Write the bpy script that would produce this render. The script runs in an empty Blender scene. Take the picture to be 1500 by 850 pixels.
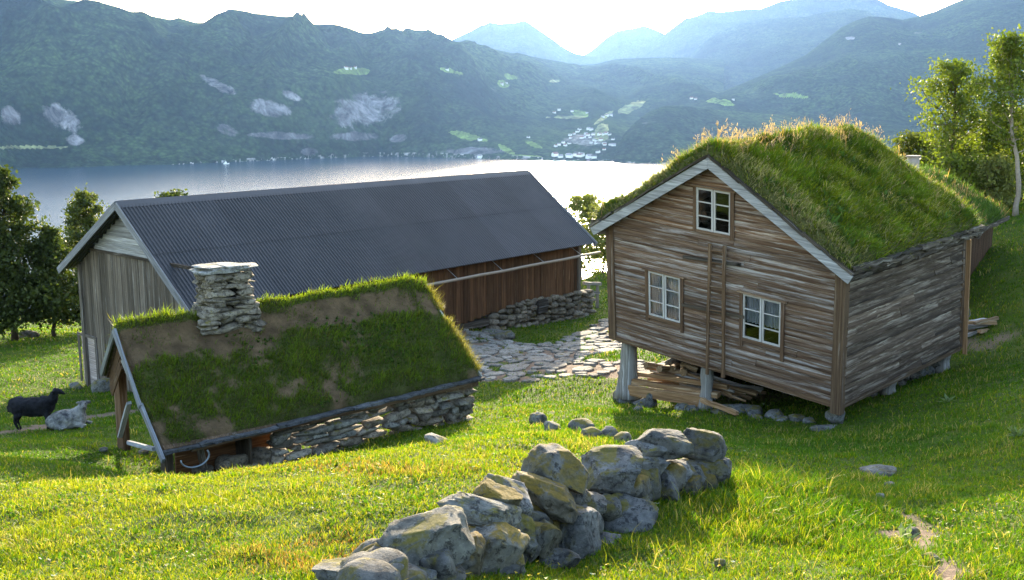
import bpy, bmesh, math, random
import numpy as np
from mathutils import Vector, Matrix
from mathutils.bvhtree import BVHTree

R = random.Random(7)
rng = np.random.default_rng(7)
scene = bpy.context.scene
COL = scene.collection

# ------------------------------------------------------------------ camera geometry
F, HZ = 1500.0, 150.0
TH = math.atan((425 - HZ) / F)
CT, ST = math.cos(TH), math.sin(TH)

def at(px, py, Y):
    """world point seen at photo pixel (px,py), Y metres in front of the camera"""
    a = (px - 750) / F; b = (py - 425) / F
    return np.array([a, CT - b * ST, -ST - b * CT]) * (Y / (CT - b * ST))

def proj(P):
    P = np.asarray(P, float)
    x, y, z = P[..., 0], P[..., 1], P[..., 2]
    d = y * CT - z * ST; u = y * ST + z * CT
    return 750 + F * x / d, 425 - F * u / d

# ------------------------------------------------------------------ numpy noise
def _h(ix, iy, iz, seed):
    with np.errstate(over='ignore'):
        n = (ix * 374761393 + iy * 668265263 + iz * 2147483647 + seed * 1274126177) & 0xffffffff
        n = ((n ^ (n >> 13)) * 1274126177) & 0xffffffff
        n = n ^ (n >> 16)
    return (n & 0xffff) / 65535.0

def vn3(x, y, z, seed=0):
    x, y, z = np.broadcast_arrays(np.asarray(x, float), np.asarray(y, float), np.asarray(z, float))
    fx, fy, fz = np.floor(x), np.floor(y), np.floor(z)
    ix, iy, iz = fx.astype(np.int64), fy.astype(np.int64), fz.astype(np.int64)
    dx, dy, dz = x - fx, y - fy, z - fz
    sx, sy, sz = dx * dx * (3 - 2 * dx), dy * dy * (3 - 2 * dy), dz * dz * (3 - 2 * dz)
    r = 0
    for a in (0, 1):
        for b in (0, 1):
            for c in (0, 1):
                w = (sx if a else 1 - sx) * (sy if b else 1 - sy) * (sz if c else 1 - sz)
                r = r + w * _h(ix + a, iy + b, iz + c, seed)
    return r

def vn2(x, y, seed=0):
    x, y = np.broadcast_arrays(np.asarray(x, float), np.asarray(y, float))
    fx, fy = np.floor(x), np.floor(y)
    ix, iy = fx.astype(np.int64), fy.astype(np.int64)
    dx, dy = x - fx, y - fy
    sx, sy = dx * dx * (3 - 2 * dx), dy * dy * (3 - 2 * dy)
    h = lambda a, b: _h(ix + a, iy + b, 0, seed)
    return (h(0, 0) * (1 - sx) + h(1, 0) * sx) * (1 - sy) + (h(0, 1) * (1 - sx) + h(1, 1) * sx) * sy

def fbm2(x, y, o=4, seed=0):
    r, a, t = 0, .5, 0
    for k in range(o):
        r = r + a * vn2(np.asarray(x) * 2 ** k + 17.3 * k, np.asarray(y) * 2 ** k - 9.1 * k, seed + k); t += a; a *= .5
    return r / t

def fbm3(p, o=3, seed=0):
    r, a, t = 0, .5, 0
    for k in range(o):
        r = r + a * vn3(p[:, 0] * 2 ** k + 5.1 * k, p[:, 1] * 2 ** k, p[:, 2] * 2 ** k - 3.7 * k, seed + k); t += a; a *= .5
    return r / t

# ------------------------------------------------------------------ object helpers
def tag(o, label=None, cat=None, group=None, kind=None):
    if label: o['label'] = label
    if cat: o['category'] = cat
    if group: o['group'] = group
    if kind: o['kind'] = kind
    return o

def empty(name, loc, label=None, cat=None, group=None):
    o = bpy.data.objects.new(name, None); COL.objects.link(o)
    o.location = Vector(loc); o.empty_display_size = .2
    return tag(o, label, cat, group)

def base_of(parent):
    b = Vector((0, 0, 0))
    while parent is not None:
        b += parent.location; parent = parent.parent
    return b

def link_mesh(name, me, parent=None, base=None):
    """mesh data is in world coordinates; it is moved so that the origin is the thing's base"""
    o = bpy.data.objects.new(name, me)
    if parent is not None:
        b = base_of(parent); o.parent = parent
    else:
        b = Vector(base) if base is not None else Vector((0, 0, 0)); o.location = b
    if b.length > 0: me.transform(Matrix.Translation(-b))
    COL.objects.link(o)
    return o

def fast_mesh(name, V, polys, mat=None, attrs=None, smooth=False):
    """polys: list of (N,k) int arrays"""
    me = bpy.data.meshes.new(name)
    V = np.asarray(V, np.float32)
    me.vertices.add(len(V)); me.vertices.foreach_set('co', V.ravel())
    loops = np.concatenate([p.ravel() for p in polys]).astype(np.int32)
    sizes = np.concatenate([np.full(len(p), p.shape[1], np.int32) for p in polys])
    starts = np.concatenate([[0], np.cumsum(sizes)[:-1]]).astype(np.int32)
    me.loops.add(len(loops)); me.loops.foreach_set('vertex_index', loops)
    me.polygons.add(len(sizes)); me.polygons.foreach_set('loop_start', starts)
    me.polygons.foreach_set('use_smooth', np.full(len(sizes), smooth, bool))
    me.update(calc_edges=True)
    for k, a in (attrs or {}).items():
        a = np.asarray(a, np.float32)
        if k == 'col':
            if a.shape[1] == 3: a = np.concatenate([a, np.ones((len(a), 1), np.float32)], 1)
            at_ = me.attributes.new(k, 'FLOAT_COLOR', 'POINT'); at_.data.foreach_set('color', a.ravel())
        elif a.ndim == 2:
            at_ = me.attributes.new(k, 'FLOAT_VECTOR', 'POINT'); at_.data.foreach_set('vector', a.ravel())
        else:
            at_ = me.attributes.new(k, 'FLOAT', 'POINT'); at_.data.foreach_set('value', a.ravel())
    if mat: me.materials.append(mat)
    return me

BOXF = [(0, 3, 2, 1), (4, 5, 6, 7), (0, 1, 5, 4), (1, 2, 6, 5), (2, 3, 7, 6), (3, 0, 4, 7)]

class MB:
    """collects shapes for ONE mesh; every vertex keeps its texture coordinate (x along the grain) and a tint"""
    def __init__(s, warp=None):
        s.v, s.f, s.tc, s.c, s.n = [], [], [], [], 0
        s.warp = warp or (lambda p: p)
    def add(s, verts, faces, col=(1, 1, 1), grain=0, tc=None):
        verts = np.asarray(verts, float)
        off = np.array([R.uniform(0, 40), R.uniform(0, 40), R.uniform(0, 40)])
        t = verts if tc is None else np.asarray(tc, float)
        order = [(0, 1, 2), (1, 0, 2), (2, 0, 1)][grain]
        s.tc.append(t[:, order] + off)
        s.v.append(np.array([s.warp(p) for p in verts]))
        s.f += [tuple(i + s.n for i in f) for f in faces]
        cc = np.asarray(col, float); s.c.append(cc if cc.ndim == 2 else np.tile(cc[:3], (len(verts), 1)))
        s.n += len(verts)
    def box(s, a, b, col=(1, 1, 1), grain=0, jit=0.0):
        x0, y0, z0 = a; x1, y1, z1 = b
        P = np.array([(x0, y0, z0), (x1, y0, z0), (x1, y1, z0), (x0, y1, z0), (x0, y0, z1), (x1, y0, z1), (x1, y1, z1), (x0, y1, z1)], float)
        if jit: P += rng.uniform(-jit, jit, P.shape)
        s.add(P, BOXF, col, grain)
    def bar(s, p, q, w, h, up=(0, 0, 1), col=(1, 1, 1), jit=0.0, nseg=1, wob=0.0):
        """a plank from p to q (local), w across, h along up"""
        p, q, up = np.array(p, float), np.array(q, float), np.array(up, float)
        d = q - p; L = np.linalg.norm(d); d /= L
        sd = np.cross(d, up); sd /= np.linalg.norm(sd); u = np.cross(sd, d)
        V, T, Fc = [], [], []
        off = np.zeros(3)
        for k in range(nseg + 1):
            c = p + d * L * k / nseg
            if 0 < k < nseg and wob: off = off * .6 + (sd * R.uniform(-1, 1) + u * R.uniform(-1, 1)) * wob
            for a, b in ((-1, -1), (1, -1), (1, 1), (-1, 1)):
                V.append(c + off + sd * a * w / 2 + u * b * h / 2 + (rng.uniform(-jit, jit, 3) if jit else 0)); T.append((L * k / nseg, a * w / 2, b * h / 2))
            if k:
                o = 4 * (k - 1)
                for i in range(4):
                    j = (i + 1) % 4; Fc.append((o + i, o + j, o + 4 + j, o + 4 + i))
        Fc.append((3, 2, 1, 0)); o = 4 * nseg; Fc.append((o, o + 1, o + 2, o + 3))
        s.add(V, Fc, col, 0, tc=T)
    def tube(s, pts, rad, n=8, col=(1, 1, 1), cap=True, rough=0.0):
        pts = [np.array(p, float) for p in pts]; V, T, Fc = [], [], []
        L = 0; ref = None
        for k, p in enumerate(pts):
            d = pts[min(k + 1, len(pts) - 1)] - pts[max(k - 1, 0)]; d /= (np.linalg.norm(d) + 1e-9)
            if ref is None: ref = np.array([1, 0, 0]) if abs(d[0]) < .8 else np.array([0, 1, 0])
            a = np.cross(d, ref); a /= np.linalg.norm(a); b = np.cross(d, a); ref = np.cross(a, d)
            if k: L += np.linalg.norm(p - pts[k - 1])
            r = rad[k] if hasattr(rad, '__len__') else rad
            for i in range(n):
                an = 2 * math.pi * i / n; rr = r * (1 + R.uniform(-rough, rough))
                V.append(p + (a * math.cos(an) + b * math.sin(an)) * rr); T.append((L, an * r, 0))
            if k:
                o = n * (k - 1)
                for i in range(n):
                    j = (i + 1) % n; Fc.append((o + i, o + j, o + n + j, o + n + i))
        if cap:
            Fc.append(tuple(reversed(range(n)))); o = n * (len(pts) - 1); Fc.append(tuple(range(o, o + n)))
        s.add(V, Fc, col, 0, tc=T)
    def build(s, name, mat, parent=None, base=None, smooth=False, kind=None):
        V = np.concatenate(s.v); me = bpy.data.meshes.new(name)
        me.from_pydata(V.tolist(), [], s.f)
        a = me.attributes.new('tc', 'FLOAT_VECTOR', 'POINT'); a.data.foreach_set('vector', np.concatenate(s.tc).astype(np.float32).ravel())
        c = np.concatenate(s.c); c = np.concatenate([c, np.ones((len(c), 1))], 1).astype(np.float32)
        a = me.attributes.new('col', 'FLOAT_COLOR', 'POINT'); a.data.foreach_set('color', c.ravel())
        if smooth: me.polygons.foreach_set('use_smooth', np.ones(len(me.polygons), bool))
        me.materials.append(mat)
        bm = bmesh.new(); bm.from_mesh(me); bmesh.ops.recalc_face_normals(bm, faces=bm.faces); bm.to_mesh(me); bm.free()
        o = link_mesh(name, me, parent, base)
        if kind: o['kind'] = kind
        return o

def _ico(n):
    bm = bmesh.new(); bmesh.ops.create_icosphere(bm, subdivisions=n, radius=1)
    V = np.array([v.co[:] for v in bm.verts]); Fc = np.array([[v.index for v in f.verts] for f in bm.faces]); bm.free()
    return V, Fc
ICO = {n: _ico(n) for n in (2, 3, 4, 5)}

def rotm(rx, ry, rz):
    return np.array(Matrix.Rotation(rz, 3, 'Z') @ Matrix.Rotation(ry, 3, 'Y') @ Matrix.Rotation(rx, 3, 'X'))

def stone_shape(n, dims, seed, ang=.5, box=.75, rot=(0, 0, 0), rough=.12):
    V, Fc = ICO[n]
    r = np.random.default_rng(seed)
    P = np.sign(V) * np.abs(V) ** box
    P /= np.abs(P).max()
    low = fbm3(V * 1.1 + seed * 3.1, 2, seed) - .5
    P = P * (1 + .55 * low)[:, None]
    for k in range(int(4 + 6 * ang)):
        nn = r.normal(size=3); nn /= np.linalg.norm(nn); d = r.uniform(.62, .95)
        P -= np.maximum(0, P @ nn - d)[:, None] * nn * (.6 + .4 * ang)
    P = P * (1 + rough * (fbm3(V * 4 + seed, 3, seed + 5) - .5) + (.45 * rough * (fbm3(V * 11 + seed, 4, seed + 9) - .5) if n >= 4 else .25 * rough * (fbm3(V * 14 + seed, 2, seed + 9) - .5)))[:, None]
    P = P * np.array(dims) / 2
    return P @ rotm(*rot).T, Fc

# ------------------------------------------------------------------ materials
class NT:
    def __init__(s, name):
        s.m = bpy.data.materials.new(name); s.m.use_nodes = True
        s.t = s.m.node_tree; s.t.nodes.clear()
        s.out = s.t.nodes.new('ShaderNodeOutputMaterial')
    def n(s, typ, **kw):
        nd = s.t.nodes.new(typ)
        for k, v in kw.items():
            if k.startswith('i_'):
                key = k[2:]
                key = int(key) if key.isdigit() else key.replace('_', ' ')
                nd.inputs[key].default_value = v
            else: setattr(nd, k, v)
        return nd
    def l(s, a, b): s.t.links.new(a, b)
    def attr(s, name, out='Color'):
        return s.n('ShaderNodeAttribute', attribute_name=name).outputs[out]
    def noise(s, vec, scale, detail=4, rough=.55, dist=0):
        nd = s.n('ShaderNodeTexNoise'); nd.inputs['Scale'].default_value = scale; nd.inputs['Detail'].default_value = detail
        nd.inputs['Roughness'].default_value = rough; nd.inputs['Distortion'].default_value = dist
        if vec is not None: s.l(vec, nd.inputs['Vector'])
        return nd.outputs['Fac']
    def map(s, vec, scale):
        nd = s.n('ShaderNodeMapping'); nd.inputs['Scale'].default_value = scale; s.l(vec, nd.inputs['Vector']); return nd.outputs['Vector']
    def ramp(s, fac, stops):
        nd = s.n('ShaderNodeValToRGB'); e = nd.color_ramp.elements
        while len(e) < len(stops): e.new(.5)
        for el, (p, c) in zip(e, stops):
            el.position = p; el.color = (c, c, c, 1) if not hasattr(c, '__len__') else (*c, 1)
        s.l(fac, nd.inputs['Fac']); return nd.outputs['Color']
    def mix(s, fac, a, b, mode='MIX'):
        nd = s.n('ShaderNodeMix', data_type='RGBA', blend_type=mode)
        for sock, v in ((nd.inputs['Factor'], fac), (nd.inputs['A'], a), (nd.inputs['B'], b)):
            pass
        fi = [i for i in nd.inputs if i.name == 'Factor' and i.type == 'VALUE'][0]
        ai = [i for i in nd.inputs if i.name == 'A' and i.type == 'RGBA'][0]
        bi = [i for i in nd.inputs if i.name == 'B' and i.type == 'RGBA'][0]
        for sock, v in ((fi, fac), (ai, a), (bi, b)):
            if hasattr(v, 'is_output'): s.l(v, sock)
            elif sock is fi: sock.default_value = v
            else: sock.default_value = (*v, 1)
        return [o for o in nd.outputs if o.type == 'RGBA'][0]
    def math(s, op, a, b=0.0):
        nd = s.n('ShaderNodeMath', operation=op)
        for i, v in enumerate((a, b)):
            if hasattr(v, 'is_output'): s.l(v, nd.inputs[i])
            else: nd.inputs[i].default_value = v
        return nd.outputs[0]
    def bump(s, h, strength=.5, dist=.02):
        nd = s.n('ShaderNodeBump'); nd.inputs['Strength'].default_value = strength; nd.inputs['Distance'].default_value = dist
        s.l(h, nd.inputs['Height']); return nd.outputs['Normal']
    def bsdf(s, color, rough=.8, normal=None, spec=.3, metal=0.0):
        b = s.n('ShaderNodeBsdfPrincipled'); b.inputs['Specular IOR Level'].default_value = spec; b.inputs['Metallic'].default_value = metal
        for k, v in (('Base Color', color), ('Roughness', rough)):
            if hasattr(v, 'is_output'): s.l(v, b.inputs[k])
            elif k == 'Base Color': b.inputs[k].default_value = (*v, 1)
            else: b.inputs[k].default_value = v
        if normal is not None: s.l(normal, b.inputs['Normal'])
        s.l(b.outputs[0], s.out.inputs['Surface']); return b

def wood(name, dark, mid, light, patch=.5, pale=None, bump=.6, knots=True):
    m = NT(name); tc = m.attr('tc', 'Vector'); col = m.attr('col')
    g = m.noise(m.map(tc, (.7, 26, 26)), 1.0, 6, .65, .4)
    c = m.ramp(g, [(.30, dark), (.52, mid), (.72, light)])
    if pale:
        p = m.noise(m.map(tc, (.7, 15, 15)), 1.0, 7, .72, .3)
        c = m.mix(m.ramp(p, [(.62 - .25 * patch, 0.0), (.70 - .2 * patch, 1.0)]), c, pale)
    fine = m.noise(m.map(tc, (3, 90, 90)), 1.0, 3, .6)
    c = m.mix(.55, c, m.ramp(fine, [(.3, .55), (.7, 1.25)]), 'MULTIPLY')
    c = m.mix(1.0, c, col, 'MULTIPLY')
    m.bsdf(c, .85, m.bump(m.math('ADD', g, m.math('MULTIPLY', fine, .5)), bump, .012), .2)
    return m.m

def rock(name, base=(.100, .099, .096), dark=(.017, .017, .017), pale=(.22, .218, .21), moss=(.19, .145, .02), mossy=.5, scale=1.0):
    m = NT(name)
    g = m.n('ShaderNodeTexCoord').outputs['Object']
    info = m.n('ShaderNodeObjectInfo').outputs['Random']
    add = m.n('ShaderNodeVectorMath', operation='ADD'); m.l(g, add.inputs[0])
    cb = m.n('ShaderNodeCombineXYZ'); m.l(m.math('MULTIPLY', info, 37.0), cb.inputs[0]); m.l(cb.outputs[0], add.inputs[1]); v = add.outputs[0]
    n1 = m.noise(v, 5 * scale, 8, .68)
    c = m.ramp(n1, [(.3, dark), (.47, base), (.75, pale)])
    sp = m.noise(v, 13 * scale, 7, .78, .4); c = m.mix(m.ramp(sp, [(.53, 0.0), (.58, .85)]), c, (.022, .022, .024))
    li = m.noise(v, 19 * scale, 7, .8, .7); c = m.mix(m.ramp(li, [(.57, 0.0), (.63, .7)]), c, pale)
    if mossy > 0:
        nz = m.n('ShaderNodeSeparateXYZ'); m.l(m.n('ShaderNodeNewGeometry').outputs['Normal'], nz.inputs[0])
        mo = m.math('MULTIPLY', m.ramp(m.noise(v, 3.2 * scale, 6, .7, .4), [(.58 - .17 * mossy, 0.0), (.66 - .17 * mossy, 1.0)]), m.ramp(nz.outputs[2], [(.15, .12), (.75, 1.0)]))
        mc = m.mix(m.noise(v, 40, 3, .6), (.05, .055, .012), moss)
        c = m.mix(m.math('MULTIPLY', mo, .9), c, mc)
    c = m.mix(1.0, c, m.attr('col'), 'MULTIPLY')
    m.bsdf(c, .9, m.bump(m.math('ADD', n1, m.math('MULTIPLY', sp, .35)), .9, .035), .2)
    return m.m

def leafy(name, trans=.45, rough=.6, spec=.25, tint=(1, 1, 1)):
    m = NT(name); col = m.mix(1.0, m.attr('col'), tint, 'MULTIPLY')
    b = m.bsdf(col, rough, None, spec)
    t = m.n('ShaderNodeBsdfTranslucent'); tcol = m.mix(1.0, col, (1.15, 1.25, .45), 'MULTIPLY'); m.l(tcol, t.inputs['Color'])
    mx = m.n('ShaderNodeMixShader'); mx.inputs[0].default_value = trans
    m.l(b.outputs[0], mx.inputs[1]); m.l(t.outputs[0], mx.inputs[2]); m.l(mx.outputs[0], m.out.inputs['Surface'])
    return m.m

def plain(name, color, rough=.7, spec=.3, metal=0, nscale=8, var=.35, bump=.2):
    m = NT(name); v = m.n('ShaderNodeTexCoord').outputs['Object']; n = m.noise(v, nscale, 5, .6)
    c = m.mix(1.0, m.mix(n, tuple(x * (1 - var) for x in color), tuple(x * (1 + var) for x in color)), m.attr('col'), 'MULTIPLY')
    m.bsdf(c, rough, m.bump(n, bump, .02), spec, metal); return m.m

M = {}
M['cabin_wood'] = wood('weathered cabin boards', (.058, .032, .020), (.180, .115, .074), (.275, .21, .168), .50, (.38, .345, .325))
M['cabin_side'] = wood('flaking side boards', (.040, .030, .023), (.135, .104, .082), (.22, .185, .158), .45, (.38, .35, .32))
M['trim_brown'] = wood('brown trim', (.05, .028, .016), (.12, .075, .045), (.19, .135, .09), .2, (.25, .21, .18))
M['grey_board'] = wood('silver grey board', (.13, .12, .115), (.25, .24, .235), (.36, .35, .34), .3, (.42, .41, .40))
M['dark_wood'] = wood('dark rough wood', (.02, .016, .012), (.06, .047, .036), (.12, .10, .085), .25, (.22, .2, .18))
M['barn_grey'] = wood('barn grey vertical boards', (.045, .036, .028), (.118, .095, .076), (.19, .16, .135), .25, (.25, .235, .22))
M['barn_brown'] = wood('barn brown stained boards', (.030, .014, .007), (.088, .042, .020), (.145, .075, .038), .1, (.2, .13, .08))
M['log'] = wood('stilt log', (.09, .08, .07), (.22, .20, .18), (.33, .31, .29), .4, (.42, .4, .39))
M['firewood'] = wood('split timber', (.09, .05, .025), (.24, .15, .08), (.38, .27, .16), .3, (.42, .34, .25))
M['sash'] = wood('old white window paint', (.28, .24, .21), (.42, .38, .35), (.48, .45, .43), .3, (.54, .52, .50), .3)
M['rock'] = rock('lichened granite', mossy=.5)
M['rock_moss'] = rock('mossy granite', moss=(.25, .16, .02), mossy=1.0)
M['wallstone'] = rock('dry wall stone', base=(.165, .142, .115), dark=(.045, .037, .029), pale=(.29, .26, .22), mossy=.15, scale=1.4)
M['pavestone'] = rock('path slabs', base=(.25, .24, .225), dark=(.13, .125, .115), pale=(.36, .35, .33), moss=(.1, .1, .03), mossy=.15, scale=1.2)
M['slate'] = rock('slate cap', base=(.19, .19, .19), dark=(.06, .06, .06), pale=(.34, .34, .33), moss=(.2, .15, .05), mossy=.25, scale=1.2)
M['grass'] = leafy('grass blades', .5)
M['turfgrass'] = leafy('roof grass blades', .42)
M['leaf'] = leafy('leaves', .45)
M['bark'] = plain('grey bark', (.10, .085, .07), .9, .1, 0, 9, .5, .6)
M['curtain'] = leafy('curtain cloth', .4, .9, .05)
M['iron'] = plain('grey iron', (.3, .32, .34), .5, .5, .6, 20)
M['chimney_pot'] = plain('weathered chimney render', (.30, .26, .24), .8, .2, 0, 9, .4, .2)
M['white_wall'] = plain('white house wall', (.78, .78, .76), .7, .2, 0, 3, .05, 0)
M['house_roof'] = plain('dark house roof', (.10, .09, .09), .7, .2, 0, 3, .1, 0)

def corrugated():
    m = NT('blue grey roof sheet'); v = m.n('ShaderNodeTexCoord').outputs['Object']
    n = m.noise(v, .55, 7, .7)
    c = m.mix(m.ramp(n, [(.35, 0.0), (.65, 1.0)]), (.024, .026, .032), (.047, .046, .052)); c = m.mix(1.0, c, m.attr('col'), 'MULTIPLY')
    m.bsdf(c, m.ramp(n, [(.3, .48), (.7, .6)]), None, .4); return m.m
M['sheet'] = corrugated()
M['gutter'] = plain('pale gutter', (.24, .19, .15), .6, .3, 0, 4, .2, 0)

def glass():
    m = NT('window glass')
    t = m.n('ShaderNodeBsdfTransparent'); t.inputs[0].default_value = (.82, .84, .84, 1)
    g = m.n('ShaderNodeBsdfGlossy'); g.inputs['Roughness'].default_value = .03
    n = m.noise(m.n('ShaderNodeTexCoord').outputs['Object'], 5, 2); m.l(m.bump(n, .15, .01), g.inputs['Normal'])
    f = m.n('ShaderNodeFresnel'); f.inputs[0].default_value = 1.5
    mx = m.n('ShaderNodeMixShader'); m.l(f.outputs[0], mx.inputs[0]); m.l(t.outputs[0], mx.inputs[1]); m.l(g.outputs[0], mx.inputs[2])
    m.l(mx.outputs[0], m.out.inputs['Surface']); return m.m
M['glass'] = glass()

def ground_mat():
    m = NT('meadow soil and sward'); v = m.n('ShaderNodeTexCoord').outputs['Object']
    a = m.noise(v, .9, 6, .65); b = m.noise(v, 14, 5, .7)
    c = m.ramp(a, [(.28, (.035, .066, .006)), (.5, (.060, .098, .008)), (.72, (.105, .12, .014))])
    c = m.mix(m.ramp(b, [(.35, .6), (.7, 0.0)]), c, (.03, .035, .01))
    dirt = m.mix(b, (.10, .065, .045), (.22, .16, .12))
    c = m.mix(m.attr('dirt', 'Fac'), c, dirt)
    m.bsdf(c, .95, m.bump(b, .8, .05), .1); return m.m
M['ground'] = ground_mat()

def turf_mat():
    m = NT('turf'); v = m.n('ShaderNodeTexCoord').outputs['Object']
    b = m.noise(v, 9, 6, .7); c = m.mix(1.0, m.mix(b, (.35, .35, .35), (1.5, 1.5, 1.5)), m.attr('col'), 'MULTIPLY')
    m.bsdf(c, .95, m.bump(b, .9, .06), .1); return m.m
M['turf'] = turf_mat()

def mountain_mat():
    m = NT('forested slope'); v = m.n('ShaderNodeTexCoord').outputs['Object']
    big = m.noise(v, .0022, 6, .62); small = m.noise(v, .03, 6, .7)
    vo = m.n('ShaderNodeTexVoronoi'); vo.inputs['Scale'].default_value = .07; m.l(v, vo.inputs['Vector'])
    forest = m.mix(m.ramp(big, [(.34, 0.0), (.64, 1.0)]), (.005, .018, .012), (.060, .100, .030))
    forest = m.mix(m.ramp(small, [(.35, .85), (.62, 0.0)]), forest, (.006, .014, .010))
    forest = m.mix(1.0, forest, m.ramp(vo.outputs['Distance'], [(.05, 1.3), (.75, .6)]), 'MULTIPLY')
    crag = m.noise(m.map(v, (.016, .016, .006)), 1.0, 7, .72, .3)
    col = m.attr('col'); cv = m.attr('cover', 'Fac')
    fac = m.ramp(m.math('ADD', cv, m.math('MULTIPLY', m.math('SUBTRACT', crag, .5), 1.7)), [(.52, 0.0), (.72, 1.0)])
    c = m.mix(fac, forest, m.mix(1.0, col, m.ramp(m.noise(m.map(v, (.022, .022, .009)), 1.0, 8, .75, .5), [(.34, .15), (.5, .8), (.66, 1.8)]), 'MULTIPLY'))
    crack = m.ramp(big, [(.30, 1.0), (.36, 0.0)])
    bare = m.ramp(m.noise(v, .0075, 7, .74), [(.66, 0.0), (.72, .55)]); c = m.mix(bare, c, (.13, .125, .12))
    h = m.math('ADD', m.math('MULTIPLY', vo.outputs['Distance'], -.6), m.math('MULTIPLY', small, 1.6))
    m.bsdf(c, .95, m.bump(h, .8, 10), 0.0); return m.m
M['mountain'] = mountain_mat()

def water_mat():
    m = NT('fjord water'); v = m.n('ShaderNodeTexCoord').outputs['Object']
    w = m.noise(m.map(v, (.02, .05, .05)), 1, 9, .78)
    b = m.bsdf((.016, .045, .075), .17, m.bump(w, .62, 2.6), .38); b.inputs['IOR'].default_value = 1.33
    return m.m
M['water'] = water_mat()

# ------------------------------------------------------------------ terrain
WZ = -180.0
CP = [  # (photo x, photo y, distance)
 (-60,850,5.9),(150,850,5.9),(300,850,5.8),(450,850,5.8),(600,850,6.0),(850,850,6.9),(1000,850,6.7),(1150,850,6.5),(1350,850,6.3),(1560,850,6.2),
 (0,780,7.4),(200,770,7.4),(400,770,7.4),(540,790,7.0),
 (-80,722,9.6),(0,722,9.7),(120,712,10.0),(240,706,10.3),(340,697,10.6),(450,678,11.2),(560,662,12.0),(640,650,13.0),
 (240,716,13.2),(240,726,15.2),(330,706,13),(330,716,15.3),(450,682,13),(450,690,15.5),(540,672,13.5),(540,674,16),(610,660,14),(610,660,16.8),(690,644,14.5),(690,636,17.5),(120,712,12.5),(0,718,12.2),
 (-60,695,13.2),(60,690,14.0),(160,690,15.5),(240,716,17.0),(330,708,18.0),(400,684,18.4),(470,668,19.0),(600,635,20.3),(703,612,21.4),
 (178,658,19.6),(100,660,18.5),(0,665,18.),(50,633,22),(105,627,22.5),(0,640,21.5),(160,615,25),(-150,630,22),
 (113,570,32.6),(0,560,32),(-150,560,33),(0,500,46),(70,487,50),(-150,500,48),(0,470,62),(80,468,64),
 (665,480,37),(730,492,37.0),(800,482,39),(865,465,42),(690,552,28.5),(770,515,33.5),(890,540,28.5),(890,500,36),(885,400,54),(885,440,46),
 (790,580,25.2),(720,620,20.6),(800,620,18.5),(860,605,20.5),(920,590,24.2),(1040,605,22.3),(1210,632,20.2),(1390,543,25.0),(1320,578,22.6),
 (1250,650,17.0),(1000,640,16.5),(1100,655,15.0),
 (740,690,9.9),(700,720,8.7),(640,760,7.6),(850,840,7.3),(900,832,7.3),(1000,790,8.0),(1065,710,10.3),(1120,740,9.2),
 (1450,505,26),(1425,490,27.5),(1490,425,29),(1490,345,35),(1560,340,34),(1560,440,27),(1500,565,19),(1400,590,19.5),(1500,640,13.5),(1560,640,13),(1300,700,12.7),(1500,750,8.6),(1300,770,8.5),(1400,660,14.3),
 (1300,480,31),(1100,470,34),(1350,360,37),
]
W3 = np.array([at(*c) for c in CP])
extra = np.array([(-8, 0, -1.7), (0, 0, -1.65), (8, 0, -1.5), (-10, -10, -.3), (0, -10, -.2), (10, -10, 0.), (30, 0, .2), (-30, 0, -2.6), (22, 20, -2.6), (26, 34, -2.2),
    (-30, 20, -7.8), (-34, 40, -11.5), (-24, 62, -14), (-6, 60, -13), (6, 60, -11.5), (16, 62, -9.5), (26, 55, -5.), (34, 60, -3.5), (-10, 45, -10), (2, 50, -10.), (12, 46, -8.6), (20, 42, -4.6)])
CPT = np.concatenate([W3, extra])

def _tps(r2): return .5 * r2 * np.log(r2 + 1e-9)
def _fit(P):
    n = len(P); d2 = ((P[:, None, :2] - P[None, :, :2]) ** 2).sum(-1)
    K = _tps(d2) + np.eye(n) * .03
    Q = np.concatenate([np.ones((n, 1)), P[:, :2]], 1)
    A = np.block([[K, Q], [Q.T, np.zeros((3, 3))]])
    s = np.linalg.solve(A, np.concatenate([P[:, 2], np.zeros(3)])); return s[:n], s[n:]
TW, TA = _fit(CPT)

def gz(x, y, detail=True):
    x = np.asarray(x, float); y = np.asarray(y, float); sh = np.broadcast(x, y).shape
    X = np.broadcast_to(x, sh).ravel(); Y = np.broadcast_to(y, sh).ravel()
    xs = np.clip(X, -38, 38); ys = np.clip(Y, -12, 64)
    z = np.empty(len(X))
    for i in range(0, len(X), 40000):
        sl = slice(i, i + 40000)
        d2 = (xs[sl, None] - CPT[None, :, 0]) ** 2 + (ys[sl, None] - CPT[None, :, 1]) ** 2
        z[sl] = _tps(d2) @ TW + TA[0] + TA[1] * xs[sl] + TA[2] * ys[sl]
    over = np.maximum(0, Y - 62)
    z = z - .42 * over * np.clip(over / 30, 0, 1) - .05 * np.maximum(0, -X - 38) + .12 * np.maximum(0, X - 38) * np.clip(1 - over / 200, 0, 1)
    if detail:
        amp = np.clip((np.hypot(X, Y) - 2) / 6, .3, 1)
        z = z + amp * (.13 * (fbm2(X * .55, Y * .55, 3, 3) - .5) + .10 * (fbm2(X * 2.2, Y * 2.2, 3, 8) - .5))
    return z.reshape(sh)

def ground_at(px, py, y0=4.0, y1=75.0):
    ys = np.geomspace(y0, y1, 900)
    P = np.array([at(px, py, y) for y in ys]); g = gz(P[:, 0], P[:, 1])
    hit = np.nonzero(P[:, 2] < g)[0]
    k = hit[0] if len(hit) else len(ys) - 1
    return np.array([P[k, 0], P[k, 1], g[k]])

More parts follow.
